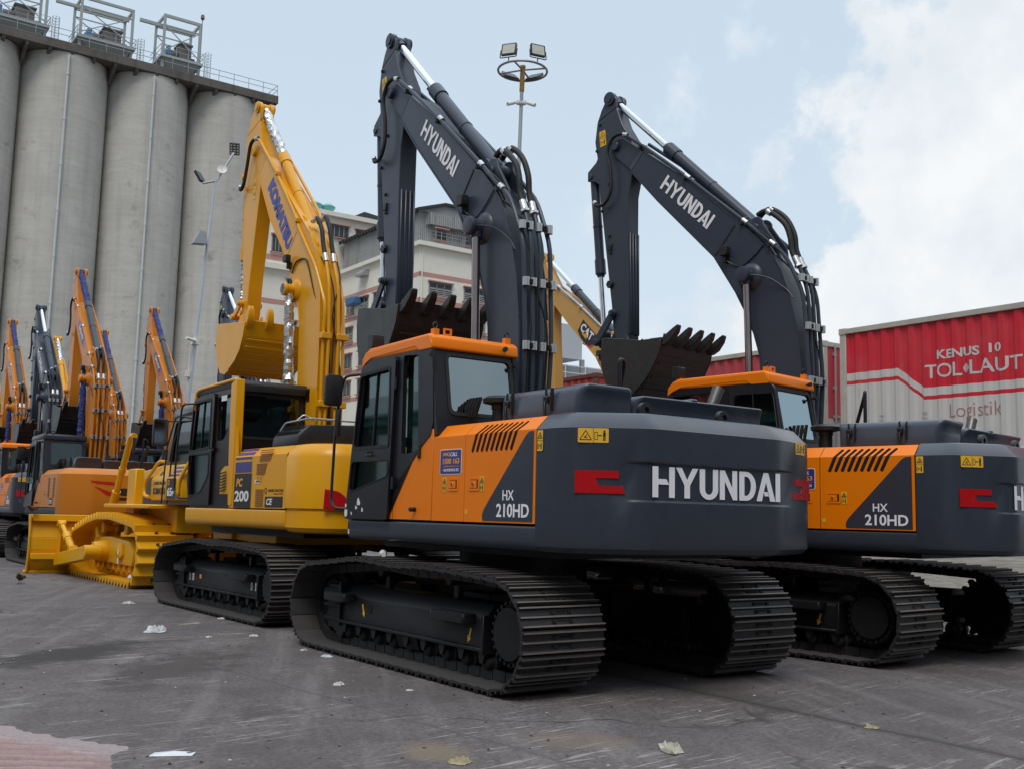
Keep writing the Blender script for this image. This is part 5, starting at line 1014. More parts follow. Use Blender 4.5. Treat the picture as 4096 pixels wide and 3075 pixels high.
    g = G(); g.prism(rr([(-2.05, 3.08), (-2.0, 3.22), (-1.85, 3.26), (-.85, 3.26), (-.65, 3.2), (-.6, 3.08)], .04, 2), 'xz', -yl-.05, yl+.05); g.obj('cab_roof', cb, c, bevel=.03, seg=2)
    g = G(); g.plate(rect(.08, .04, 2*yl-.08, .87), [], Vector((-2.08, yl, 2.2)), (0, -1, 0), U2, .004); g.obj('rear_window', mat_brown_glass, c)
    for y in (yl-.02, -yl+.02): G().plate([(-1.98, 2.28), (-1.86, 3.0), (-.78, 3.0), (-.5, 2.28)], [], (0, y, 0), (1, 0, 0), (0, 0, 1), .004).obj('side_window', mat_brown_glass, c)
    G().box((-1.6, -.3, 1.6), (-1.1, .3, 2.05)).box((-1.7, -.28, 2.0), (-1.55, .28, 2.75)).obj('operator_seat', SEAT, c, bevel=.04)
    for y in (.95, 1.05):
        g = G(); g.fillet([(-1.9, yl, 3.0), (-1.75, y+.1, 3.05), (-1.5, y+.15, 2.5), (-1.2, y+.1, 1.52)], .014, .1, 7); g.obj('cab_handrail', BLACK, root)
    g = G(); g.bar((-1.5, .85, 2.98), (-1.48, 1.30, 2.96), .025, .025); g.prism(rr(rect(1.20, 2.52, 1.46, 3.0), .05, 3), 'yz', -1.52, -1.44, 0); g.obj('rear_view_mirror', BLACK, root, bevel=.01); 
    g = G(); g.plate(rr(rect(-1.44, 2.54, -1.22, 2.98), .04, 3), [], (-1.523, 0, 0), (0, -1, 0), (0, 0, 1), -.002); g.obj('mirror_glass', CHROME, root)
    for o in list(COL.objects)[cx:]:
        if o.parent == root: o.location.x -= 1.25
    return root
mat_brown_glass = glass_mat('brown_glass', (.25, .15, .13), .10)
# ------------------------------------------------------------------ concrete silos, roof gallery, head houses
def concrete_mat(name, base, dark, stain=.5):
    m = bpy.data.materials.new(name); m.use_nodes = True; t = m.node_tree; b = t.nodes['Principled BSDF']; MATS[name] = m
    co = t.nodes.new('ShaderNodeNewGeometry').outputs['Position']
    def stretch(s, rot=None):
        n = t.nodes.new('ShaderNodeMapping'); n.inputs['Scale'].default_value = s; t.links.new(co, n.inputs[0]); return n.outputs[0]
    band = noise(t, stretch((.25, .25, 3.2)), 1.0, 5, .7); blot = noise(t, stretch((.3, .3, .22)), 1.0, 6, .62); streak = noise(t, stretch((1.5, 1.5, .06)), 1.0, 5, .6); fine = noise(t, stretch((1, 1, 5)), 4, 5, .7); spot = noise(t, stretch((.35, .35, .5)), 1.3, 7, .7)
    v = mth(t, 'MULTIPLY_ADD', band, .30, mth(t, 'MULTIPLY', blot, .42)); v = mth(t, 'MULTIPLY_ADD', fine, .30, v)
    c = mixc(t, ramp(t, v, [(.34, 0), (.66, 1)]), dark, base)
    c = mixc(t, mth(t, 'MULTIPLY', ramp(t, streak, [(.5, 0), (.75, 1)]), stain*.6), c, tuple(x*.5 for x in dark))
    c = mixc(t, mth(t, 'MULTIPLY', ramp(t, spot, [(.58, 0), (.72, 1)]), stain), c, (.10, .085, .07))
    t.links.new(c, b.inputs['Base Color']); b.inputs['Roughness'].default_value = .9; b.inputs['Specular IOR Level'].default_value = .2
    bn = t.nodes.new('ShaderNodeBump'); bn.inputs['Strength'].default_value = .35; bn.inputs['Distance'].default_value = .06; t.links.new(mth(t, 'ADD', band, fine), bn.inputs['Height']); t.links.new(bn.outputs[0], b.inputs['Normal'])
    return m
def build_silos():
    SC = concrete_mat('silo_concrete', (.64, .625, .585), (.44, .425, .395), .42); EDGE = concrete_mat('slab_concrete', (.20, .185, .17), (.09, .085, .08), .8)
    R = 3.72; X = 88.6; H = 40.1
    labs = ['grey concrete grain silo at the right end of the row', 'grey concrete grain silo with pale pipe, second from the right end', 'grey concrete grain silo with pale pipe, third from the right end', 'grey concrete grain silo cut off by the left picture edge', 'grey concrete grain silo beyond the left picture edge']
    for i, y in enumerate((-27.15, -19.85, -12.55, -5.25, 2.05)):
        g = G(); g.lathe((0, 0, 0), (0, 0, 1), [(z, R) for z in (0, 8, 16, 24, 32, H)], 96)
        s = g.obj('grain_silo', SC, None); s.location = (X, y, 0); tag(s, labs[i], 'silo', 'row of concrete silos')
        if i: 
            a = radians(180-24); px, py = (R+.16)*cos(a), -(R+.16)*sin(a)*.10
            a = pi-.02; px, py = -(R+.16), .45
            g = G(); g.cyl((px, py, 0), (px, py, H-.3), .10, n=10)
            for z in range(2, 40, 4): g.cyl((px, py, z), (px, py, z+.25), .135, n=10); g.box((px, py-.05, z), (px+.25, py+.05, z+.12))
            g.obj('drain_pipe', mat('pale_pipe', (.62, .64, .66), .5, var=.2), s)
    root = empty('roof_gallery', 'dark concrete roof slab with brackets and railing along the silo tops', 'roof', (84.75, 0, 0))
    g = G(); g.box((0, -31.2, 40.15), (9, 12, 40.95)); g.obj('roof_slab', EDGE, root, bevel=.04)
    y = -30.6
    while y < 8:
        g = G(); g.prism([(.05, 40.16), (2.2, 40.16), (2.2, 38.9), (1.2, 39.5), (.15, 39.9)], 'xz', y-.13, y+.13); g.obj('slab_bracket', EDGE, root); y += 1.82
    g = G()
    for z in (41.5, 42.0): g.cyl((.12, -31.1, z), (.12, 12, z), .028, n=6); g.cyl((.12, -31.1, z), (8.9, -31.1, z), .028, n=6)
    y = -31.1
    while y < 12: g.cyl((.12, y, 40.95), (.12, y, 42.0), .028, n=6); y += 1.45
    for x in (2, 4, 6, 8.8): g.cyl((x, -31.1, 40.95), (x, -31.1, 42.0), .028, n=6)
    g.obj('guard_rail', GALV, root)
    PS = mat('painted_steel_grey', (.40, .44, .44), .5, var=.2, scale=2); DK = mat('machine_grey', (.16, .15, .14), .6, var=.4, scale=2); BL = mat('motor_blue', (.10, .22, .38), .5)
    labs = ['steel hoist frame with motor over the right end silos', 'tall steel hoist frame with motor above the second and third silo', 'steel hoist frame with motor above the leftmost silos']
    for (y, w, h, la) in ((-22.0, 3.3, 6.6, labs[0]), (-15.3, 4.4, 7.0, labs[1]), (-8.0, 4.5, 7.4, labs[2])):
        r = empty('hoist_frame', la, 'hoist frame', (86.0, y, 40.95), 0, 'steel hoist frames on the silo roof'); a = w/2; r.scale = (.85, 1, .84 if y < -20 else .72)
        g = G()
        for sx in (0, 3.2):
            for sy in (-a, a): g.box((sx-.11, sy-.11, 0), (sx+.11, sy+.11, h))
        for sx in (0, 3.2): g.box((sx-.12, -a, h-.32), (sx+.12, a, h)); g.box((sx-.06, -a, h-1.3), (sx+.06, a, h-1.18))
        for sy in (-a, a): g.box((0, sy-.1, h-.3), (3.2, sy+.1, h-.02))
        g.box((1.4, -a, h-.9), (1.7, a+1.9, h-.55))
        for sx in (0, 3.2): g.bar((sx, -a, 2.4), (sx, a, h-1.2), .09, .09); g.bar((sx, a, 2.4), (sx, -a, h-1.2), .09, .09)
        g.obj('steel_frame', PS, r)
        g = G(); g.box((-.5, -a-.3, 1.55), (3.6, a+.3, 1.85)); g.add([(-.3, -a, 1.55), (3.4, -a, 1.55), (3.4, a, 1.55), (-.3, a, 1.55), (.8, -a*.4, 0), (2.4, -a*.4, 0), (2.4, a*.4, 0), (.8, a*.4, 0)], [(0, 1, 2, 3), (4, 5, 6, 7), (0, 1, 5, 4), (1, 2, 6, 5), (2, 3, 7, 6), (3, 0, 4, 7)])
        g.obj('hopper_platform', PS, r)
        g = G()
        for z in (2.4, 2.95): g.cyl((-.5, -a-.3, z), (-.5, a+.3, z), .03, n=6); g.cyl((-.5, a+.3, z), (3.6, a+.3, z), .03, n=6); g.cyl((-.5, -a-.3, z), (3.6, -a-.3, z), .03, n=6)
        for yy in (-a-.3, -a/3, a/3, a+.3): g.cyl((-.5, yy, 1.8), (-.5, yy, 2.95), .03, n=6)
        g.obj('platform_rail', GALV, r)
        g = G(); g.box((.2, -a*.62, 1.85), (2.0, a*.06, 3.9), 0); g.box((.1, -a*.68, 3.7), (2.1, a*.12, 3.95)); g.cyl((1.0, a*.05, 2.6), (1.0, a*.45, 2.6), .55, n=16, m=0); g.box((.6, -a*.9, 1.85), (1.6, -a*.65, 2.6)); g.obj('conveyor_drive', DK, r, bevel=.05)
        g = G(); g.cyl((1.0, a*.45, 2.5), (1.0, a*.75, 2.5), .45, n=16); g.box((.6, a*.5, 2.6), (1.3, a*.68, 3.4)); g.obj('electric_motor', BL, r)
        g = G()
        for k in range(8): z = .6+k*.36; g.tube([(-.45+.32*cos(q)*.9, -a-.75+.32*sin(q), z) for q in [i*pi/4 for i in range(9)]], .02, 5, curve=False)
        for q in range(0, 6): g.cyl((-.45+.3*cos(q), -a-.75+.32*sin(q), 0), (-.45+.3*cos(q), -a-.75+.32*sin(q), 3.2), .018, n=5)
        if y < -5: g.obj('cage_ladder', GALV, r)
    p = G(); p.cyl((0, 0, 0), (0, 0, 5.2), .035, n=6); p.lathe((0, 0, 5.1), (0, 0, 1), [(0, .05), (.15, .2), (.45, .15), (.5, .04)], 10, ); o = p.obj('lightning_rod', DK, None); o.location = (85.9, -23.05, 43.5); 
    p2 = G(); o.location = (86.0, -23.8, 40.95); o.scale = (1, 1, .75); tag(o, 'thin dark lightning rod beside the right hoist frame', 'rod')
    for v in o.data.vertices: v.co.z *= 1.55
# ------------------------------------------------------------------ mill building behind
def build_mill():
    WALL = concrete_mat('cream_render', (.88, .86, .78), (.80, .77, .69), .12); PINK = mat('pink_band', (.55, .30, .26), .85, var=.2, scale=.5); CLAD = None
    m = bpy.data.materials.new('corrugated_cladding'); m.use_nodes = True; t = m.node_tree; b = t.nodes['Principled BSDF']; co = t.nodes.new('ShaderNodeTexCoord').outputs['Object']
    s = nd(t, 'ShaderNodeSeparateXYZ'); lk(t, co, s.inputs[0]); w = mth(t, 'SINE', mth(t, 'MULTIPLY', mth(t, 'ADD', s.outputs[0], s.outputs[1]), 24)); bn = t.nodes.new('ShaderNodeBump'); bn.inputs['Strength'].default_value = 1; bn.inputs['Distance'].default_value = .12; lk(t, w, bn.inputs['Height']); lk(t, bn.outputs[0], b.inputs['Normal'])
    mp = nd(t, 'ShaderNodeMapping'); mp.inputs['Scale'].default_value = (.6, .6, .12); lk(t, co, mp.inputs[0]); lk(t, mixc(t, ramp(t, noise(t, mp.outputs[0], 1.5, 6, .7), [(.5, 0), (.8, 1)]), (.55, .57, .58), (.28, .22, .18)), b.inputs['Base Color']); b.inputs['Roughness'].default_value = .6
    CLAD = m; ROOF = mat('dark_roof', (.045, .043, .045), .8, var=.3, scale=.5); PANE = mat('window_pane', (.05, .06, .07), .15, var=.4, scale=1.2); FR = mat('window_frame_grey', (.30, .31, .31), .6); SLAT = mat('window_louvre', (.40, .41, .40), .6)
    X, Y = 97.2, -54.7
    def window(par, face, a, b_, z0, z1, louvre=True, n=3):
        # face 'r': wall at x=X facing -x, a..b along y; face 'l': wall at y=Y facing +y, a..b along x
        q = (lambda u, d, z: (fx-d, u, z)) if face == 'r' else (lambda u, d, z: (u, fy+d, z))
        def bx(g, u0, u1, d0, d1, z0, z1, m_): p, r = q(u0, d0, z0), q(u1, d1, z1); g.box(tuple(min(x, y) for x, y in zip(p, r)), tuple(max(x, y) for x, y in zip(p, r)), m_)
        fx, fy = par['fx'], par['fy']; g = G()
        zs = z0+(z1-z0)*.58 if louvre else z0
        bx(g, a, b_, .0, .02, zs, z1, 0); w = b_-a
        f = G()
        for k in range(n+1): bx(f, a+w*k/n-.06, a+w*k/n+.06, .0, .08, z0, z1, 0)
        for z in (z0, zs, z1): bx(f, a, b_, .0, .08, z-.05, z+.05, 0)
        o = f.obj('window', FR, par)
        g.obj('window_pane', PANE, o)
        if louvre:
            g = G(); bx(g, a, b_, .0, .02, z0, zs, 0)
            k = z0+.1
            while k < zs-.1: bx(g, a, b_, .02, .10, k, k+.10, 1); k += .22
            g.obj('window_louvre', [HOLE, SLAT], o)
        g = G(); bx(g, a-.25*(1 if w > 0 else -1), b_+.25*(1 if w > 0 else -1), 0, .3, z0-.22, z0-.08, 0); bx(g, a-.2*(1 if w > 0 else -1), b_+.2*(1 if w > 0 else -1), 0, .35, z1+.08, z1+.22, 0); g.obj('window_sill', PINK, o)
    r = empty('mill_building', 'cream mill building with pink bands, louvred windows and corrugated penthouse', 'building', (X, Y, 0)); r['fx'] = 0; r['fy'] = 0
    g = G(); g.box((0, -16, 0), (21, 0, 32.6)); g.box((-.5, -16.3, 32.6), (21, .5, 33.1)); g.obj('wall', WALL, r)
    g = G()
    for z in (29.0, 25.9, 22.4, 18.9, 15.4): g.box((-.03, -16, z), (0.02, .03, z+.5)); g.box((-.03, -.02, z), (21, .03, z+.5))
    g.obj('painted_band', PINK, r)
    for z0, z1 in ((26.85, 28.4), (23.3, 24.9), (19.8, 21.4), (16.3, 17.9)):
        for a in (-1.3, -6.2, -11.2): window(r, 'r', a, a-3.1, z0, z1, True)
        for a in (12.8, 16.8): window(r, 'l', a+.0, a+2.0, z0+.0, z1+.1, z0 > 20, 2)
        window(r, 'l', 9.6, 11.2, z0, z1+.1, False, 2)
    g = G(); g.box((1.0, -14, 33.1), (20.8, -.2, 37.0)); g.prism([(-1.4-.2, 37.0), (-1.4-.2, 37.35), (-14, 40.0), (-14, 37.0)], 'yz', .8, 1.2) if False else None; g.obj('corrugated_penthouse', CLAD, r)
    g = G(); g.prism([(.1, 37.0), (.1, 37.12), (-3.5, 38.3), (-14.2, 38.3), (-14.2, 37.0)], 'yz', .7, 1.0); g.obj('gable_panel', mat('gable_grey', (.30, .31, .32), .6, var=.4, scale=.6), r)
    g = G(); g.prism([(.35, 37.0), (.35, 37.25), (-3.5, 38.5), (-14.3, 38.5), (-14.3, 38.2), (-3.6, 38.2), (.0, 37.0)], 'yz', .4, 21.5); 
    for k in range(26): x = .8+k*.8; g.box((x, .3, 36.72), (x+.28, .45, 37.2))
    g.obj('roof', ROOF, r)
    g = G(); g.box((.2, -14, 35.5), (1.0, -1.2, 36.9)); g.obj('upper_cladding', CLAD, r)
    for a in (-2.0, -6.1): window(r, 'r', a-.0, a-1.5, 33.7, 34.9, False, 2)
    g = G()
    for z in (33.6, 34.1, 34.5): g.cyl((-.35, -16, z), (-.35, .4, z), .03, n=5); g.cyl((-.35, .4, z), (21, .4, z), .03, n=5)
    for k in range(11): g.cyl((-.35, .4-k*1.5, 33.1), (-.35, .4-k*1.5, 34.5), .03, n=5); g.cyl((-.3+k*1.1, .4, 33.1), (-.3+k*1.1, .4, 34.5), .03, n=5)
    g.obj('terrace_rail', GALV, r)
    g = G(); g.prism([(0, 31.2), (.9, 31.2), (.9, 31.5), (.5, 32.0), (0, 32.0)], 'yz', 12.9, 15.0); g.obj('vent_hood', GALV, r)
    g = G(); g.box((14.6, .02, 27.7), (17.0, 1.2, 28.7)); g.obj('air_conditioner', mat('blue_box', (.06, .17, .34), .5), r, bevel=.1)
    g = G(); g.cyl((-.08, -.25, 0), (-.08, -.25, 32.5), .07, n=8); g.obj('drain_pipe', WALL, r)
    # second block to the left
    r2 = empty('mill_annex', 'tall cream mill block with turquoise roof ventilators behind the silos', 'building', (119, -43.0, 0)); r2['fx'] = 0; r2['fy'] = 0
    g = G(); g.box((0, -26, 0), (24, 0, 40.6)); g.box((-.6, -26.3, 40.6), (24, .5, 41.2)); g.box((-.6, -9, 32.2), (0, .3, 32.9)); g.obj('wall', WALL, r2)
    g = G(); g.box((-.04, -8.8, 33.4), (.02, .03, 34.1)); g.box((-.04, -26, 27.7), (.02, .03, 28.3)); g.obj('painted_band', PINK, r2)
    for a, b_, z0, z1 in ((-10.1, -12.9, 38.0, 39.5), (-14.0, -16.8, 37.9, 39.4), (-2.1, -4.0, 34.6, 36.7), (-4.4, -6.0, 28.8, 31.1), (-4.4, -6.0, 23.4, 25.7), (-4.4, -6.0, 18.0, 20.3)): window(r2, 'r', a, b_, z0, z1, False, 4)
    g = G(); g.prism([(-13.4, 41.2), (-15.7, 42.5), (-20.7, 42.0), (-26, 41.2)], 'yz', 1, 22); g.obj('roof', ROOF, r2)
    TQ = mat('turquoise_vent', (.14, .42, .42), .5)
    for y in (-8.4, -10.3):
        g = G(); g.lathe((1.2, y, 41.1), (0, 0, 1), [(0, .5), (.45, .55), (.85, .95), (1.1, 1.0), (1.5, .4)], 16); g.obj('roof_ventilator', TQ, r2)
    # loading bay structure further right
    r3 = empty('loading_gantry', 'grey loading gantry with white panel and walkway above the containers', 'gantry', (40, -31, 0))
    g = G(); g.box((0, -2.05, 10.7), (3, .9, 12.75), 0); g.obj('panel_wall', mat('pale_panel', (.52, .56, .60), .5, var=.1, scale=.4), r3)
    g = G(); g.box((-.2, -2.1, 0), (.0, -1.85, 10.7)); g.box((-.1, .8, 0), (.1, 1.0, 10.7)); g.box((-.4, -8, 9.0), (3, 3, 9.3)); g.box((1, -8, 9.3), (1.2, 3, 10.5)); g.obj('steel_frame', GALV, r3)
    g = G()
    for z in (9.8, 10.2): g.cyl((-.4, -8, z), (-.4, 3, z), .03, n=5)
    for k in range(8): g.cyl((-.4, -8+k*1.5, 9.3), (-.4, -8+k*1.5, 10.2), .03, n=5)
    g.obj('guard_rail', CREAM, r3)
# ------------------------------------------------------------------ shipping containers
def corr_side(g, x0, x1, z0, z1, y, d, m=0, depth=.035, pitch=.278):
    n = int((x1-x0)/pitch); p = (x1-x0)/n; pts = []
    for k in range(n):
        for f, e in ((0, 0), (.25, 0), (.45, -depth), (.75, -depth), (.95, 0)): pts.append((x0+(k+f)*p, y+e*d))
    pts.append((x1, y)); 
    v = [(a, b, z) for z in (z0, z1) for a, b in pts]; n = len(pts)
    g.add(v, [(i, i+1, n+i+1, n+i) for i in range(n-1)], m)
def livery(name, top, white, z_split, poly=True):
    """red upper field, white lower field, with a white/red double stripe stepping down; object coordinates"""
    m = bpy.data.materials.new(name); m.use_nodes = True; t = m.node_tree; b = t.nodes['Principled BSDF']; co = t.nodes.new('ShaderNodeTexCoord').outputs['Object']
    s = nd(t, 'ShaderNodeSeparateXYZ'); lk(t, co, s.inputs[0]); n1 = noise(t, co, 1.2, 6, .65)
    mp = nd(t, 'ShaderNodeMapping'); mp.inputs['Scale'].default_value = (8, 8, .5); lk(t, co, mp.inputs[0]); n2 = noise(t, mp.outputs[0], 1.6, 6, .7)
    if poly:
        # stripe line height as a function of distance u from the left end (u = -x)
        u = mth(t, 'MULTIPLY', s.outputs[0], -1)
        step = nd(t, 'ShaderNodeMapRange', clamp=True); lk(t, u, step.inputs[0]); step.inputs[1].default_value = 1.27; step.inputs[2].default_value = 1.80; step.inputs[3].default_value = 0; step.inputs[4].default_value = .41
        h = mth(t, 'ADD', s.outputs[2], step.outputs[0])
        red = mth(t, 'GREATER_THAN', h, z_split); red2 = mth(t, 'MULTIPLY', mth(t, 'LESS_THAN', h, z_split-.145), mth(t, 'GREATER_THAN', h, z_split-.215))
        f = mth(t, 'MAXIMUM', red, red2)
        c = mixc(t, f, white, top)
    else: c = mixc(t, n1, top, tuple(x*.75 for x in top))
    c = mixc(t, mth(t, 'MULTIPLY', ramp(t, n2, [(.60, 0), (.74, 1)]), .55), c, (.30, .20, .15))
    c = mixc(t, mth(t, 'MULTIPLY', ramp(t, n1, [(.45, 0), (.8, 1)]), .16), c, (.35, .30, .27))
    lk(t, c, b.inputs['Base Color']); b.inputs['Roughness'].default_value = .5; MATS[name] = m; return m
def container(label, L, x1, y1, z0, skin, frame, door, group='shipping containers stacked along the yard', extra=None):
    """x1: the +x end, y1: the face towards the yard; runs to x1-L"""
    r = empty('shipping_container', label, 'container', (x1, y1, z0), 0, group); W_, H = 2.44, 2.59
    g = G()
    for x in (-.14, -L):
        for y in (-.14, -W_): g.box((x, y, .0), (x+.14, y+.14, H))
    for y in (-.10, -W_): g.box((-L+.14, y, H-.11), (-.14, y+.10, H-.005)); g.box((-L+.14, y, .0), (-.14, y+.10, .16))
    for x in (-.12, -L): g.box((x, -W_+.14, H-.11), (x+.12, -.14, H-.005)); g.box((x, -W_+.14, 0), (x+.12, -.14, .16))
    for x in (-.165, -L-.012):
        for y in (-.165, -W_-.012):
            for z in (-.006, H-.12): g.box((x, y, z), (x+.178, y+.178, z+.125))
    g.obj('corner_frame', frame, r, bevel=.008)
    g = G(); corr_side(g, -L+.13, -.13, .15, H-.10, -.03, 1); g.obj('side_wall', skin, r, recalc=False, smooth=False)
    g = G(); corr_side(g, -L+.13, -.13, .15, H-.10, -W_+.03, -1); g.obj('side_wall', skin, r, recalc=False, smooth=False)
    g = G(); g.box((-L+.1, -W_+.08, H-.06), (-.1, -.08, H-.02)); g.box((-L+.1, -W_+.08, .1), (-.1, -.08, .14)); g.box((-.08, -W_+.1, .12), (-.05, -.1, H-.08)); g.obj('roof_panel', frame, r)
    g = G()
    for a in (-W_+.16, -W_/2+.01): g.box((-L+.03, a, .14), (-L+.08, a+W_/2-.17, H-.10))
    d = g.obj('end_door', door, r)
    for y in (-.38, -.95, -1.45, -2.05):
        g = G(); g.cyl((-L+.0, y, .10), (-L+.0, y, H-.06), .022, n=8)
        for z in (.35, 1.0, 1.6, 2.3): g.box((-L+.0, y-.05, z), (-L+.04, y+.05, z+.07))
        g.bar((-L-.01, y, 1.05), (-L-.01, y-.3, 1.02), .02, .04); g.obj('lock_rod', GALV, d)
    return r
def wrap_ribs(o, L, depth=.035, pitch=.278):
    """bend lettering painted on the side so that it follows the ribs of the sheet"""
    x0, x1 = -L+.13, -.13; n = int((x1-x0)/pitch); p = (x1-x0)/n; bm = bmesh.new(); bm.from_mesh(o.data)
    lo, hi = min(v.co.x for v in bm.verts), max(v.co.x for v in bm.verts)
    for k in range(n):
        for f in (0, .25, .45, .75, .95):
            x = x0+(k+f)*p
            if lo < x < hi: bmesh.ops.bisect_plane(bm, geom=bm.verts[:]+bm.edges[:]+bm.faces[:], plane_co=(x, 0, 0), plane_no=(1, 0, 0))
    for v in bm.verts:
        f = ((v.co.x-x0)/p) % 1; d = 0 if f < .25 or f > .95 else (f-.25)/.2 if f < .45 else 1 if f < .75 else (.95-f)/.2
        v.co.y = -.03-depth*d+.003+(v.co.y+.022)
    bm.to_mesh(o.data); bm.free()
def build_containers():
    RD = (.62, .010, .030); WH = (.60, .59, .57)
    LV = livery('tol_livery', RD, WH, 1.71); LD = livery('tol_door_livery', (.48, .03, .045), (.50, .47, .45), 1.40)
    FRW = mat('container_frame_white', (.50, .47, .42), .6, dust=.1, var=.5, scale=3); FRR = mat('container_frame_rust', (.17, .045, .035), .7, var=.6, scale=3)
    c = container('red and white container with stepped stripe and painted lettering, upper of its stack', 6.06, 4.05, -10.45, 2.60, LV, FRW, LD)
    X, Z = (-1, 0, 0), (0, 0, 1); PW = mat('faded_paint', (.62, .60, .60), .6, var=.3, scale=5); PK = mat('pink_paint', (.45, .20, .20), .6, var=.3, scale=4)
    g = G(); g.text('KENUS', (-2.07, -.022, 1.785), X, Z, .80, .165, bold=.03); g.obj('stencil_lettering', PW, c, smooth=False); g = G(); g.text('10', (-3.06, -.022, 1.80), X, Z, .22, .165, bold=.02); g.obj('stencil_lettering', PW, c, smooth=False)
    g = G(); g.text('TOL', (-1.83, -.022, 1.455), X, Z, .71, .25, bold=.012); g.text('LAUT', (-2.70, -.022, 1.46), X, Z, .95, .25, bold=.012)
    for k in range(7): w = (.03, .06, .08, .095, .08, .06, .03)[k]; g.plate(rect(-.007+k*.018-.054, -w*.9, .007+k*.018-.054, w*.9), [], (-2.62, -.022, 1.58), X, Z, .002)
    g.obj('brand_lettering', PW, c, smooth=False)
    g = G(); g.text('Logistik', (-2.28, -.022, .66), X, Z, .97, .32, bold=-.01); g.obj('faded_lettering', PK, c, smooth=False)
    for o_ in list(c.children):
        if 'lettering' in o_.name: wrap_ribs(o_, 6.06)
    g = G()
    for k, z in enumerate((.82, .72)): g.text('HJFL', (-.85, -.022, z), X, Z, .12, .05); g.text('22G1', (-1.75, -.022, z), X, Z, .11, .05)
    g.obj('code_lettering', mat('grey_ink', (.3, .28, .27), .6), c, smooth=False)
    k2 = livery('tol_livery_low', (.42, .02, .03), (.50, .48, .45), 1.5)
    container('white and red container under the one with painted lettering, mostly hidden by the excavator', 6.06, 4.05, -10.45, 0, k2, FRW, LD)
    RP = livery('rose_red_skin', (.50, .055, .075), WH, 9, False); RR_ = livery('rust_red_skin', (.48, .045, .03), WH, 9, False)
    c = container('rose red container with its end doors facing the yard, left of the lettered container', 6.06, 11.13, -11.25, 2.6, RP, FRW, LD)
    g = G(); g.plate(rect(0, 0, .28, .22), [], (-6.02, -.62, 1.72), (0, -1, 0), Z, .01); g.obj('white_label', CREAM, c)
    container('rose red container at ground level under the one showing its end doors', 6.06, 11.13, -11.25, 0, RP, FRW, LD)
    container('rust streaked red container behind the dull yellow boom, upper of its stack', 6.06, 18.3, -11.1, 2.6, RR_, FRR, RR_)
    container('rust streaked red container at ground level behind the dull yellow boom', 6.06, 18.3, -11.1, 0, RR_, FRR, RR_)
    # low concrete barrier
    m = concrete_mat('barrier_whitewash', (.50, .48, .43), (.36, .34, .30), .5)
    g = G(); g.prism([(-.35, 0), (.15, 0), (.10, .35), (.02, 1.06), (-.22, 1.06), (-.30, .35)], 'yz', -13.5, 0); o = g.obj('concrete_barrier', m, None, bevel=.02); o.location = (3.4, -9.75, 0); tag(o, 'low whitewashed concrete barrier in front of the lettered container', 'barrier')
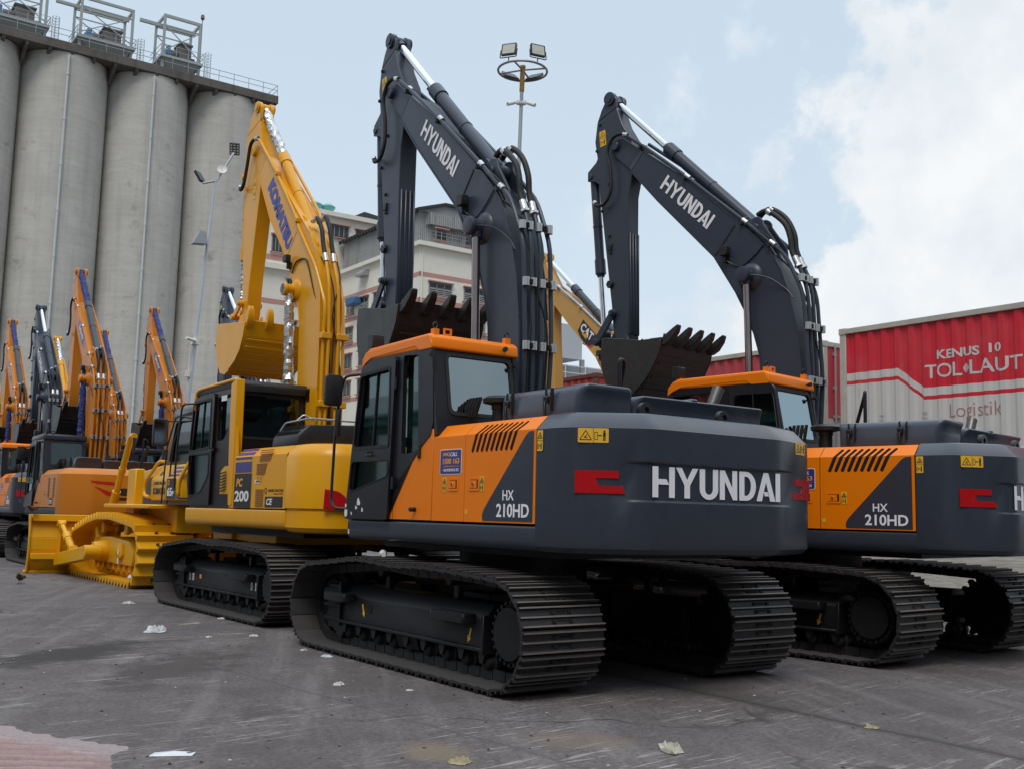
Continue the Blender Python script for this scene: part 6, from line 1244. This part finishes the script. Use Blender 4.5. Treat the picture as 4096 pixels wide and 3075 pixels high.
# ------------------------------------------------------------------ lamp masts
def build_masts():
    r = empty('lamp_mast', 'tall mast with a ring of four floodlights and two white cameras', 'lamp mast', (30, -20.7, 0)); PAD = mat('ring_grey', (.30, .27, .28), .45, metal=.3, var=.2)
    r.rotation_euler = (radians(.9), radians(-.3), 0)
    g = G(); g.cyl((0, 0, 0), (0, 0, 21.2), .12, .085, 12); g.obj('mast_pole', GALV, r)
    g = G(); g.cyl((0, 0, 21.1), (0, 0, 22.25), .115, n=12); g.cyl((0, 0, 22.25), (0, 0, 22.35), .14, n=12); g.obj('rusty_sleeve', mat('sleeve_rust', (.35, .20, .05), .7, var=.6, scale=3), r)
    z = 22.1; R = 1.15
    g = G(); g.tube([(R*cos(a), R*sin(a), z) for a in [i*pi/20 for i in range(41)]], .055, 8, curve=False)
    for a in (.6, 2.17, 3.74, 5.31): g.cyl((.05*cos(a), .05*sin(a), z+.05), (R*cos(a), R*sin(a), z), .045, n=8)
    g.obj('lamp_ring', PAD, r)
    LENS = mat('lamp_lens', (.50, .50, .44), .3, var=.1); BK = BLACK
    az0 = atan2(6.5+20.7, -9-30)
    for a, el in ((az0+.62, .1), (az0-.62, .1), (az0+2.6, -.6), (az0-2.6, -.6)):
        M_ = Matrix.Translation((R*cos(a), R*sin(a), z+.62 if el > 0 else z+.15))@Matrix.Rotation(a-(.25 if a > az0 else -.25)*(1 if el > 0 else 0), 4, 'Z')@Matrix.Rotation(-.22 if el > 0 else .9, 4, 'Y')
        g = G(); g.prism(rr(rect(-.36, -.30, .36, .30), .05, 3), 'yz', -.08, .04, 0); g.prism(rr(rect(-.30, -.24, .30, .24), .03, 3), 'yz', .04, .045, 1); g.prism(rr(rect(-.17, -.10, .17, .14), .03, 3), 'yz', .045, .05, 1)
        g.fillet([(-.02, -.40, 0), (-.02, -.40, -.42), (-.02, .40, -.42), (-.02, .40, 0)], .025, .05, 6)
        g.xf(lambda x, y, zz: tuple(M_@Vector((x, y, zz)))); f = g.obj('floodlight', [BK, LENS], r)
        G().cyl((R*cos(a), R*sin(a), z), (R*cos(a), R*sin(a), z+.25), .03, n=6).obj('lamp_bracket', PAD, f)
    for s in (1, -1):
        g = G(); a = az0+s*.9; c = Vector((.40*cos(a), .40*sin(a), 20.45)); d = Vector((cos(az0+s*1.0), sin(az0+s*1.0), -.45)).normalized(); g.cyl((0, 0, 20.5), c, .05, n=8); g.cyl((.1*cos(a), .1*sin(a), 20.5), (.25*cos(a), .25*sin(a), 20.5), .11, n=12); g.cyl(c, c+d*.42, .085, .095, 10); g.obj('security_camera', CREAM, r)
    # leaning mast
    r = empty('lamp_mast', 'leaning pale mast with two arms, LED lights and a small dish', 'lamp mast', (30, -5.55, 0)); PL = mat('pale_pole', (.50, .54, .60), .4, metal=.2, var=.1)
    top = Vector((0, -1.25, 14.0)); ax = lambda z: Vector((0, -.33-.0658*z, z))
    g = G(); g.cyl(ax(0), ax(7.5), .10, .085, 12); g.cyl(ax(7.4), top, .068, .05, 12); g.obj('mast_pole', PL, r)
    g = G(); g.cyl(top+Vector((0, .0, -.1)), (0, -.75, 13.70), .045, n=8); g.cyl(top+Vector((0, 0, -.15)), (0, -1.90, 15.15), .05, n=8); g.obj('mast_arm', GALV, r)
    for c, n in (((0, -1.92, 15.3), (-.55, .25, -.5)), ((.2, -.66, 13.95), (.6, .5, -.5))):
        n = Vector(n).normalized(); u = n.cross(Vector((0, 0, 1))).normalized(); w = u.cross(n); g = G(); C = Vector(c)
        g.add([C+u*a*.19+w*b*.24-n*d for d in (0, .1) for a, b in ((-1, -1), (1, -1), (1, 1), (-1, 1))], [(0, 1, 2, 3), (7, 6, 5, 4), (0, 4, 5, 1), (1, 5, 6, 2), (2, 6, 7, 3), (3, 7, 4, 0)], 0)
        for i in range(3):
            for j in range(4): p = C+u*(-.12+i*.12)+w*(-.16+j*.107)+n*.004; g.add([p-u*.04-w*.035, p+u*.04-w*.035, p+u*.04+w*.035, p-u*.04+w*.035], [(0, 1, 2, 3)], 1)
        g.obj('led_lamp', [BLACK, CREAM], r)
    g = G(); c = Vector((-.12, -1.43, 14.35)); d = Vector((-.9, .3, .25)).normalized(); g.lathe(c, d, [(0, .03), (.015, .10), (.06, .19), (.063, .188), (.02, .10), (.015, .02)], 20); g.cyl(c, c+Vector((.12, 0, 0)), .03, n=6); g.cyl(c, c+d*.15, .01, n=5); g.obj('dish_antenna', CREAM, r)
    g = G(); c = ax(11.4)+Vector((-.1, .35, .1)); g.prism(rr([(-.25, -.18), (.28, -.22), (.05, .30), (-.2, .2)], .04, 2), 'yz', -.2, .2); g.xf(lambda x, y, zz: (x+c.x, y+c.y, zz+c.z)); g.cyl(ax(11.35), c, .04, n=6); g.obj('floodlight', GALV, r)
    g = G(); c = ax(7.6); g.cyl(c+Vector((-.15, .05, 0)), c+Vector((-.35, .45, .05)), .06, n=8); g.cyl(c-Vector((0, 0, .12)), c+Vector((0, 0, .12)), .17, n=12); g.cyl(c+Vector((0, .17, -.1)), c+Vector((0, .20, -3)), .025, n=6); g.box(tuple(c+Vector((-.1, .15, -1.35))), tuple(c+Vector((.05, .3, -1.1)))); g.obj('security_camera', CREAM, r)
    # small street lamp far behind
    r = empty('street_lamp', 'small white street lamp in front of the cream mill', 'street lamp', (70, -30.6, 0))
    g = G(); g.cyl((0, 0, 0), (0, 0, 12.2), .13, .09, 8); g.cyl((0, 0, 12.2), (-.1, -1.1, 12.35), .07, n=6); g.obj('lamp_post', CREAM, r); g = G(); g.box((-.25, -1.7, 12.3), (.05, -1.0, 12.42)); g.obj('lamp_head', CREAM, r)
# ------------------------------------------------------------------ yard
def ground_mat():
    m = bpy.data.materials.new('yard_concrete'); m.use_nodes = True; t = m.node_tree; b = t.nodes['Principled BSDF']; co = t.nodes.new('ShaderNodeTexCoord').outputs['Object']
    def mp(s, r=0):
        q = nd(t, 'ShaderNodeMapping'); lk(t, co, q.inputs[0]); q.inputs['Rotation'].default_value = (0, 0, r); n = nd(t, 'ShaderNodeMapping'); lk(t, q.outputs[0], n.inputs[0]); n.inputs['Scale'].default_value = s; return n.outputs[0]
    big = noise(t, co, .35, 6, .6); mid = noise(t, co, 2.2, 8, .65); fine = noise(t, co, 26, 7, .75, .3)
    c = mixc(t, ramp(t, mth(t, 'MULTIPLY_ADD', mid, .55, mth(t, 'MULTIPLY', big, .45)), [(.34, 0), (.66, 1)]), (.088, .073, .074), (.190, .166, .168))
    c = mixc(t, ramp(t, fine, [(.38, .75), (.62, 0)]), c, (.048, .042, .040))
    # pale scrape marks, elongated across the view
    rot = radians(80); k1 = noise(t, mp((1.1, 15, 1), rot), 1.0, 5, .62, .15); k2 = noise(t, mp((.8, .8, 1)), .9, 5, .65); k2 = mth(t, 'ADD', k2, mth(t, 'MULTIPLY', ramp(t, noise(t, co, .22, 2, .5), [(.4, 0), (.6, 1)]), .03)); k3 = noise(t, mp((2.6, 30, 1), rot+.12), 1.0, 4, .6, .1)
    s1 = mth(t, 'MULTIPLY', ramp(t, k1, [(.58, 0), (.66, 1)]), ramp(t, k2, [(.48, 0), (.62, 1)])); s2 = mth(t, 'MULTIPLY', ramp(t, k3, [(.60, 0), (.67, 1)]), ramp(t, k2, [(.46, 0), (.6, 1)]))
    c = mixc(t, mth(t, 'MULTIPLY', mth(t, 'MAXIMUM', s1, s2), .50), c, (.56, .52, .49))
    vo = nd(t, 'ShaderNodeTexVoronoi', feature='DISTANCE_TO_EDGE'); wv = nd(t, 'ShaderNodeVectorMath', operation='MULTIPLY_ADD'); nz = nd(t, 'ShaderNodeTexNoise'); nz.inputs['Scale'].default_value = 1.7; nz.inputs['Detail'].default_value = 5; lk(t, co, nz.inputs['Vector']); lk(t, nz.outputs['Color'], wv.inputs[0]); wv.inputs[1].default_value = (.9, .9, 0); lk(t, co, wv.inputs[2]); lk(t, wv.outputs[0], vo.inputs['Vector']); vo.inputs['Scale'].default_value = .42
    c = mixc(t, mth(t, 'MULTIPLY', ramp(t, vo.outputs['Distance'], [(.004, .8), (.016, 0)]), ramp(t, big, [(.45, 0), (.6, 1)])), c, (.04, .035, .033))
    # long faint sweeps
    sw = noise(t, mp((.25, 3.2, 1), radians(25)), 1.0, 5, .6); c = mixc(t, mth(t, 'MULTIPLY', ramp(t, sw, [(.5, 0), (.75, 1)]), .30), c, (.30, .28, .27))
    # oil and soil stains
    sp = nd(t, 'ShaderNodeSeparateXYZ'); lk(t, co, sp.inputs[0])
    def blob(x, y, rx, ry, ang, col, amt, wob=.5, c=None):
        dx = mth(t, 'SUBTRACT', sp.outputs[0], x); dy = mth(t, 'SUBTRACT', sp.outputs[1], y); ca, sa = cos(ang), sin(ang)
        u = mth(t, 'DIVIDE', mth(t, 'MULTIPLY_ADD', dx, ca, mth(t, 'MULTIPLY', dy, sa)), rx); v = mth(t, 'DIVIDE', mth(t, 'MULTIPLY_ADD', dy, ca, mth(t, 'MULTIPLY', dx, -sa)), ry)
        d = mth(t, 'SQRT', mth(t, 'ADD', mth(t, 'MULTIPLY', u, u), mth(t, 'MULTIPLY', v, v))); d = mth(t, 'ADD', d, mth(t, 'MULTIPLY', mth(t, 'SUBTRACT', mid, .5), 2.2*wob)); d = mth(t, 'ADD', d, mth(t, 'MULTIPLY', mth(t, 'SUBTRACT', k1, .5), 1.2*wob))
        return mixc(t, mth(t, 'MULTIPLY', ramp(t, d, [(.45, 1), (1.0, 0)]), amt), c, col)
    c = blob(2.25, 3.9, 1.5, .55, -.95, (.034, .029, .029), .95, .8, c); c = blob(1.0, 3.2, 1.6, .55, -.75, (.050, .040, .038), .75, 1.0, c); c = blob(-3.2, 3.0, .35, .25, 0, (.19, .15, .10), .7, .8, c); c = blob(-3.4, 2.0, .5, .3, .5, (.19, .15, .11), .5, .8, c)
    c = blob(-1.7, -5.2, 1.5, 1.0, .4, (.055, .046, .040), .9, .6, c); c = blob(-2.5, -.3, 1.2, .35, 0, (.075, .064, .062), .55, .8, c)
    # seam between the slabs, roughly along x
    wob = mth(t, 'MULTIPLY', mth(t, 'SUBTRACT', noise(t, co, 1.3, 4, .6), .5), .16)
    d = mth(t, 'ABSOLUTE', mth(t, 'ADD', mth(t, 'ADD', sp.outputs[1], .15), wob)); c = mixc(t, ramp(t, d, [(.010, .9), (.05, .35), (.14, 0)]), c, (.045, .038, .036))
    d = mth(t, 'ABSOLUTE', mth(t, 'ADD', mth(t, 'SUBTRACT', mth(t, 'MULTIPLY_ADD', sp.outputs[0], -.10, sp.outputs[1]), 2.85), wob)); c = mixc(t, mth(t, 'MULTIPLY', ramp(t, d, [(.008, .7), (.03, 0)]), .6), c, (.06, .05, .05))
    lk(t, c, b.inputs['Base Color']); r = mth(t, 'MULTIPLY_ADD', mid, .3, .62); lk(t, r, b.inputs['Roughness']); b.inputs['Specular IOR Level'].default_value = .35
    bn = nd(t, 'ShaderNodeBump'); bn.inputs['Strength'].default_value = .5; bn.inputs['Distance'].default_value = .015; lk(t, mth(t, 'ADD', mth(t, 'MULTIPLY', fine, .6), mid), bn.inputs['Height']); lk(t, bn.outputs[0], b.inputs['Normal'])
    return m
def scrap(name, label, cat, x, y, s, m, seed, flat=.3, n=9, group=None, ang=0, asp=1.):
    rnd = random.Random(seed); g = G(); P = []; n = n+7; ph = rnd.random()*6
    for j in range(6):
        f = 1-j/5.5; P.append([(s*asp*f*(1+.25*sin(2*a+ph)+rnd.uniform(-.22, .22))*cos(a), s*f*(1+.2*sin(3*a+ph)+rnd.uniform(-.22, .22))*sin(a), .003+s*flat*(.06 if j == 0 else .42+.30*sin(a*2+j*1.7+ph))*rnd.uniform(.2, 1.5)*(1 if j else .6)) for a in [k*2*pi/n for k in range(n)]])
    g.rings(P); o = g.obj(name, m, None, ang=20); o.location = (x, y, 0); o.rotation_euler = (0, 0, ang); return tag(o, label, cat, group)
def build_yard():
    g = G(); g.add([(-60, -400, 0), (900, -400, 0), (900, 400, 0), (-60, 400, 0)], [(0, 1, 2, 3)]); o = struct(g.obj('ground', ground_mat(), None, recalc=False))
    # dumped pink-white powder raked into ridges
    m = bpy.data.materials.new('pink_powder'); m.use_nodes = True; t = m.node_tree; b = t.nodes['Principled BSDF']; co = t.nodes.new('ShaderNodeTexCoord').outputs['Object']
    s = nd(t, 'ShaderNodeSeparateXYZ'); lk(t, co, s.inputs[0]); n = noise(t, co, 7, 6, .65); n2 = noise(t, co, 45, 5, .7)
    q = mth(t, 'MULTIPLY_ADD', s.outputs[1], .885, mth(t, 'MULTIPLY_ADD', s.outputs[0], -.466, -.508-4.496)); q = mth(t, 'ADD', q, mth(t, 'MULTIPLY', mth(t, 'SUBTRACT', n, .5), .35))
    c = mixc(t, ramp(t, q, [(.20, 1), (.42, 0)]), (.36, .255, .25), (.50, .46, .46)); c = mixc(t, ramp(t, n2, [(.35, .5), (.6, 0)]), c, (.24, .17, .17)); c = mixc(t, ramp(t, s.outputs[2], [(.012, .55), (.03, 0)]), c, (.20, .14, .14)); lk(t, c, b.inputs['Base Color']); b.inputs['Roughness'].default_value = .95  # low grooves tinted darker to deepen the weak shading between ridges
    bn = nd(t, 'ShaderNodeBump'); bn.inputs['Strength'].default_value = .8; bn.inputs['Distance'].default_value = .012; lk(t, n2, bn.inputs['Height']); lk(t, bn.outputs[0], b.inputs['Normal'])
    d = Vector((-.55, -.835)).normalized(); e = Vector((-d.y, d.x)); nu, nv = 90, 170; g = G(); v = []; ov = Vector((-1.7, 5.6))
    from mathutils import noise as mn
    for i in range(nu+1):
        for j in range(nv+1):
            a = -2.0+3.6*i/nu; c_ = -1.7+3.3*j/nv; p = ov+d*a+e*c_; P3 = Vector((p.x, p.y, 0))
            s1 = -.466*(p.x+1.09)+.885*(p.y-5.08); s2 = .38*(p.x+2.34)+.92*(p.y-4.58); s3 = 1.9-(p-Vector((-1.7, 5.9))).length
            q = min(s1, s2, s3)+.09*mn.noise(P3*3)+.05*mn.noise(P3*11); edge = min(1, max(0, q/.16))
            rid = max(0, cos(c_*2*pi/.135+.9*mn.noise(Vector((a*1.2, c_*2, 0)))))**.8*.030*min(1, max(.1, (s1-.22)/.2))
            v.append((p.x, p.y, edge*(.012+rid*edge*edge+.006*mn.noise(P3*9)+.004*mn.noise(P3*31))-.005))
    f = [(i*(nv+1)+j, (i+1)*(nv+1)+j, (i+1)*(nv+1)+j+1, i*(nv+1)+j+1) for i in range(nu) for j in range(nv)]
    f = [q for q in f if max(v[k][2] for k in q) > -.002]; used = sorted({k for q in f for k in q}); mp_ = {k: i for i, k in enumerate(used)}
    g.add([v[k] for k in used], [tuple(mp_[k] for k in q) for q in f]); o = g.obj('spilled_powder', m, None); o['kind'] = 'stuff'
    # loose grit and chips: nobody could count them
    g = G(); rnd = random.Random(4)
    for k in range(1500):
        a = rnd.uniform(-.62, .28); dist = rnd.uniform(3.0, 16); x = -9.0+dist*cos(-.614+a*1.6); y = 6.54+dist*sin(-.614+a*1.6); s = rnd.choice((.005, .006, .008, .010, .018)); h = s*rnd.uniform(.3, .8); w = rnd.random()*6
        g.add([(x+s*cos(w+i*2.1)*rnd.uniform(.6, 1.2), y+s*sin(w+i*2.1)*rnd.uniform(.6, 1.2), .001) for i in range(3)]+[(x, y, h)], [(0, 1, 3), (1, 2, 3), (2, 0, 3)], 0 if rnd.random() < .86 else 1)
    o = g.obj('loose_grit', [mat('dark_grit', (.05, .042, .038), .9, var=.3), mat('pale_grit', (.42, .40, .37), .9, var=.3)], None, smooth=False); o['kind'] = 'stuff'
    PLAS = mat('clear_plastic', (.60, .63, .66), .25, var=.3, scale=20, bump=1, bscale=30); PAP = mat('paper_white', (.55, .54, .52), .8, var=.4, scale=30); WOOD = mat('weathered_wood', (.40, .36, .30), .8, var=.4, scale=20); LEAF = mat('dry_leaf', (.34, .28, .17), .8, var=.5, scale=30)
    scrap('plastic_bag', 'crumpled clear plastic bag lying beside the golden yellow excavator', 'bag', 3.78, 2.58, .12, PLAS, 3, .8, 11)
    scrap('plastic_bag', 'small clear plastic wrapper on the dozer track floor', 'bag', 10.95, .78, .12, PLAS, 13, .7, 9).location.z = .16
    o = scrap('wood_stick', 'flat splintered piece of wood on the concrete', 'stick', 4.45, 1.95, .035, WOOD, 6, .5, 8, ang=radians(-62), asp=6.5)
    scrap('paper_scrap', 'torn white paper scrap on open concrete before the big tracks', 'paper', -.66, 2.38, .05, PAP, 7, .5)
    o = scrap('snack_wrapper', 'x', 'wrapper', -3.9, 1.64, .075, mat('wrapper_foil', (.46, .43, .35), .35, var=.7, scale=24), 41, .55, 9, ang=radians(-35), asp=2.2); tag(o, 'crumpled pale snack wrapper at the bottom centre right', 'wrapper')
    g = G(); g.add([(-.16, -.035, .003), (.15, -.02, .003), (.17, .03, .02), (-.13, .045, .014), (.02, .0, .034)], [(0, 1, 4), (1, 2, 4), (2, 3, 4), (3, 0, 4)]); g.add([(-.18, -.045, .0025), (-.12, -.045, .0027), (-.11, -.02, .0052), (-.17, -.0, .0052)], [(0, 1, 2, 3)], 1); g.add([(.05, .028, .020), (.17, .032, .023), (.12, .0, .024)], [(0, 1, 2)], 1)
    o = g.obj('foil_packet', [mat('packet_white', (.62, .66, .70), .35, var=.2, scale=12), INK], None, smooth=False); o.scale = (.8, .8, .8); o.location = (-2.56, 4.40, 0); o.rotation_euler = (0, 0, radians(-118)); tag(o, 'flattened white and black packet beside the pink powder', 'wrapper')
    for i, (x, y, s, m_, la) in enumerate(((-4.11, -.15, .05, LEAF, 'dry yellow leaf lying on the seam between slabs'), (2.9, 1.72, .05, PAP, 'white plastic scrap against the front shoes of the foremost black track'), (.95, 1.72, .055, PLAS, 'crumpled clear scrap beside the middle of the foremost black track'), (1.5, 1.72, .04, PAP, 'small white scrap by the front half of the foremost black track'), (3.0, 2.2, .035, PAP, 'tiny white scrap between plastic bag and big track'), (-1.2, 2.0, .03, PAP, 'tiny white chip right of the torn paper scrap'), (4.9, 1.35, .05, PAP, 'white scrap beside the golden yellow excavator track'), (-3.55, 3.0, .07, LEAF, 'small brown leaf clump at the lower middle of the yard'), (-4.55, 2.0, .06, LEAF, 'dark dry leaf near the bottom centre'), (7.6, 1.8, .09, PAP, 'pale scraps on the concrete in front of the dozer track'))):
        scrap('litter_scrap', la, 'litter', x, y, s, m_, 20+i, .5)
    g = G(); g.lathe((0, 0, 0), (1, .25, .04), [(0, .025), (.11, .036), (.115, .042), (.118, .034), (.02, .02)], 14); o = g.obj('plastic_cup', CREAM, None); o.location = (.62, 1.30, 1.03); o.rotation_euler = (0, 0, radians(-40)); tag(o, 'white plastic cup lying on top of the foremost black track', 'cup')
    # two sparrows
    BR = mat('sparrow_brown', (.10, .055, .035), .8, var=.5, scale=40)
    for x, y, a, z, la in ((12.3, 2.45, 2.6, 0, 'brown sparrow standing on the concrete in front of the dozer blade'), (15.3, 1.75, 2.2, 1.245, 'brown sparrow perched on the blade corner')):
        g = G(); f = [(-.13, .008, .075), (-.08, .02, .08), (-.04, .04, .085), (.01, .048, .09), (.045, .038, .105), (.065, .028, .125), (.08, .027, .135), (.095, .02, .138), (.105, .006, .135), (.12, .002, .132)]
        g.rings([[(px, r*cos(k*pi/4), pz+r*sin(k*pi/4)*.95) for k in range(8)] for px, r, pz in f])
        b = g.obj('sparrow', BR, None); b.location = (x, y, z); b.rotation_euler = (0, 0, a); b.scale = (1.3,)*3; tag(b, la, 'bird')
        for s in (-1, 1): G().cyl((.005, s*.015, .055), (.012, s*.018, 0), .003, n=5).box((.005, s*.018-.012, 0), (.035, s*.018+.012, .004)).obj('leg', BLACK, b); G().rings([[(px, s*(.035+.012*w), .09+h) for h in (-.02*w, .025*w)]+[(px, s*(.040+.014*w), .09+h) for h in (.025*w, -.02*w)] for px, w in ((-.09, .3), (-.03, 1), (.03, .7))]).obj('wing', BR, b)
def build_reflection_sheds():
    # unseen sheds added behind and left of the camera, for reflections and darker ambient
    wl = mat('shed_wall', (.05, .055, .055), .7, var=.3, scale=.3); tq = mat('teal_steel', (.10, .30, .28), .5); rf = mat('shed_roof', (.30, .30, .30), .6); wh = mat('shed_reflection_panel', (.80, .80, .76), .6)
    for nm, loc, rot, L, la in (('reflection_shed', (-52, 33, 0), 0, 236, 'long grey shed with teal posts, unseen, added left of the yard for reflections'), ('reflection_shed', (-46, -75, 0), pi/2, 100, 'grey shed with pale panels, unseen, added behind the camera for reflections')):
        r = empty(nm, la, 'shed', loc, rot, 'unseen sheds added for reflections')
        s = 1 if rot == 0 else -1
        G().prism([(0, 0), (18*s, 0), (18*s, 8.2), (9*s, 11.5), (0, 8.2)], 'yz', 0, L).obj('wall', wl, r)
        g = G()
        for k in range(int(L/7)): x = 3+k*7; g.box((x, min(0, -.35*s), 0), (x+.35, max(0, -.35*s), 8.2))
        g.box((0, min(0, -.4*s), 7.7), (L, max(0, -.4*s), 8.3)); g.obj('steel_frame', tq, r)
        g = G()
        for k in range(0, int(L/7)): x = 3.9+k*7; z0 = (3.2, .4, 5.0, 2.0)[k % 4]; g.box((x, min(0, -.08*s), z0), (x+(4.6, 2.0, 5.4, 3.2)[k % 4], max(0, -.08*s), (6.2, 3.4, 7.4, 7.0)[k % 4]))
        g.obj('reflection_panel', wh, r)  # pale panels added for contrast in the reflections
        G().prism([(-1*s, 8.4), (9*s, 11.9), (19*s, 8.4), (19*s, 8.2), (9*s, 11.6), (-1*s, 8.2)], 'yz', -1, L+1).obj('roof', rf, r)
# ------------------------------------------------------------------ assemble
build_yard(); build_reflection_sheds(); build_silos(); build_mill(); build_containers(); build_masts()
hx = build_hx(); hx['label'] = 'foremost black and orange excavator with big white lettering on its counterweight'; hx['group'] = 'charcoal and orange excavators'
GH = 'charcoal and orange excavators'
h2 = place(hx, (-.259, -4.182, 0), .170, 'right hand black and orange excavator with its cab door swung open', GH)
for ch in h2.children:
    n = ch.name.split('.')[0]
    if n == 'crawler_track' or n == 'undercarriage_frame':
        s = 1 if ch.location.y >= 0 else -1
        ch.matrix_basis = Matrix.Translation((.085, -.102, 0))@Matrix.Rotation(-.098, 4, 'Z')@Matrix.Translation(ch.location)@Matrix.Diagonal((1, ch.scale.y, 1, 1))
    if n == 'cab_door':
        ch.matrix_basis = Matrix.Translation((.20, 1.42, 0))@Matrix.Rotation(radians(165), 4, 'Z')@Matrix.Translation((-.39, -1.36, 0))
place(hx, (24.6, -.45, 0), .0, 'black and orange excavator at the far left, behind the dull orange one', GH)
place(hx, (17.6, -4.15, 0), .0, 'black excavator whose boom tip shows behind the golden yellow bucket', GH)
ko = build_ko(); ko.location = (5.673, -.235, 0); ko.rotation_euler = (0, 0, .023); ko['label'] = 'golden yellow excavator with black cab and blue lettering on its boom'; ko['group'] = 'golden yellow excavators'
GK = 'golden yellow excavators'
place(ko, (36, -3.35, 0), 0, 'far yellow excavator whose foil wrapped boom tip rises behind the black boom at left', GK)
place(ko, (35.2, -.6, 0), 0, 'yellow excavator whose boom shows at the extreme left picture edge', GK)
place(ko, (48.2, -3.7, 0), 0, 'farthest yellow excavator, low between the leftmost orange booms', GK)
build_dozer()
sy = build_sany(); sy.location = (19.2, -.45, 0); sy['label'] = 'dull orange excavator with dark cab and red swoosh, left of the bulldozer'; sy['group'] = 'dull orange excavators with blue sleeves'
GS = 'dull orange excavators with blue sleeves'
place(sy, (29.6, -.55, 0), 0, 'leftmost dull orange boom with blue sleeve, behind the black and orange excavator', GS)
place(sy, (29.6, -3.75, 0), 0, 'dull orange boom with blue sleeve just right of the tallest dull orange boom', GS)
place(sy, (23.7, -3.85, 0), 0, 'dull orange boom with blue sleeve left of the leaning lamp mast', GS)
ct = build_cat(); ct.location = (7.3, -8.25, 0); ct['label'] = 'dull yellow excavator whose boom with logo slopes between the two black booms'
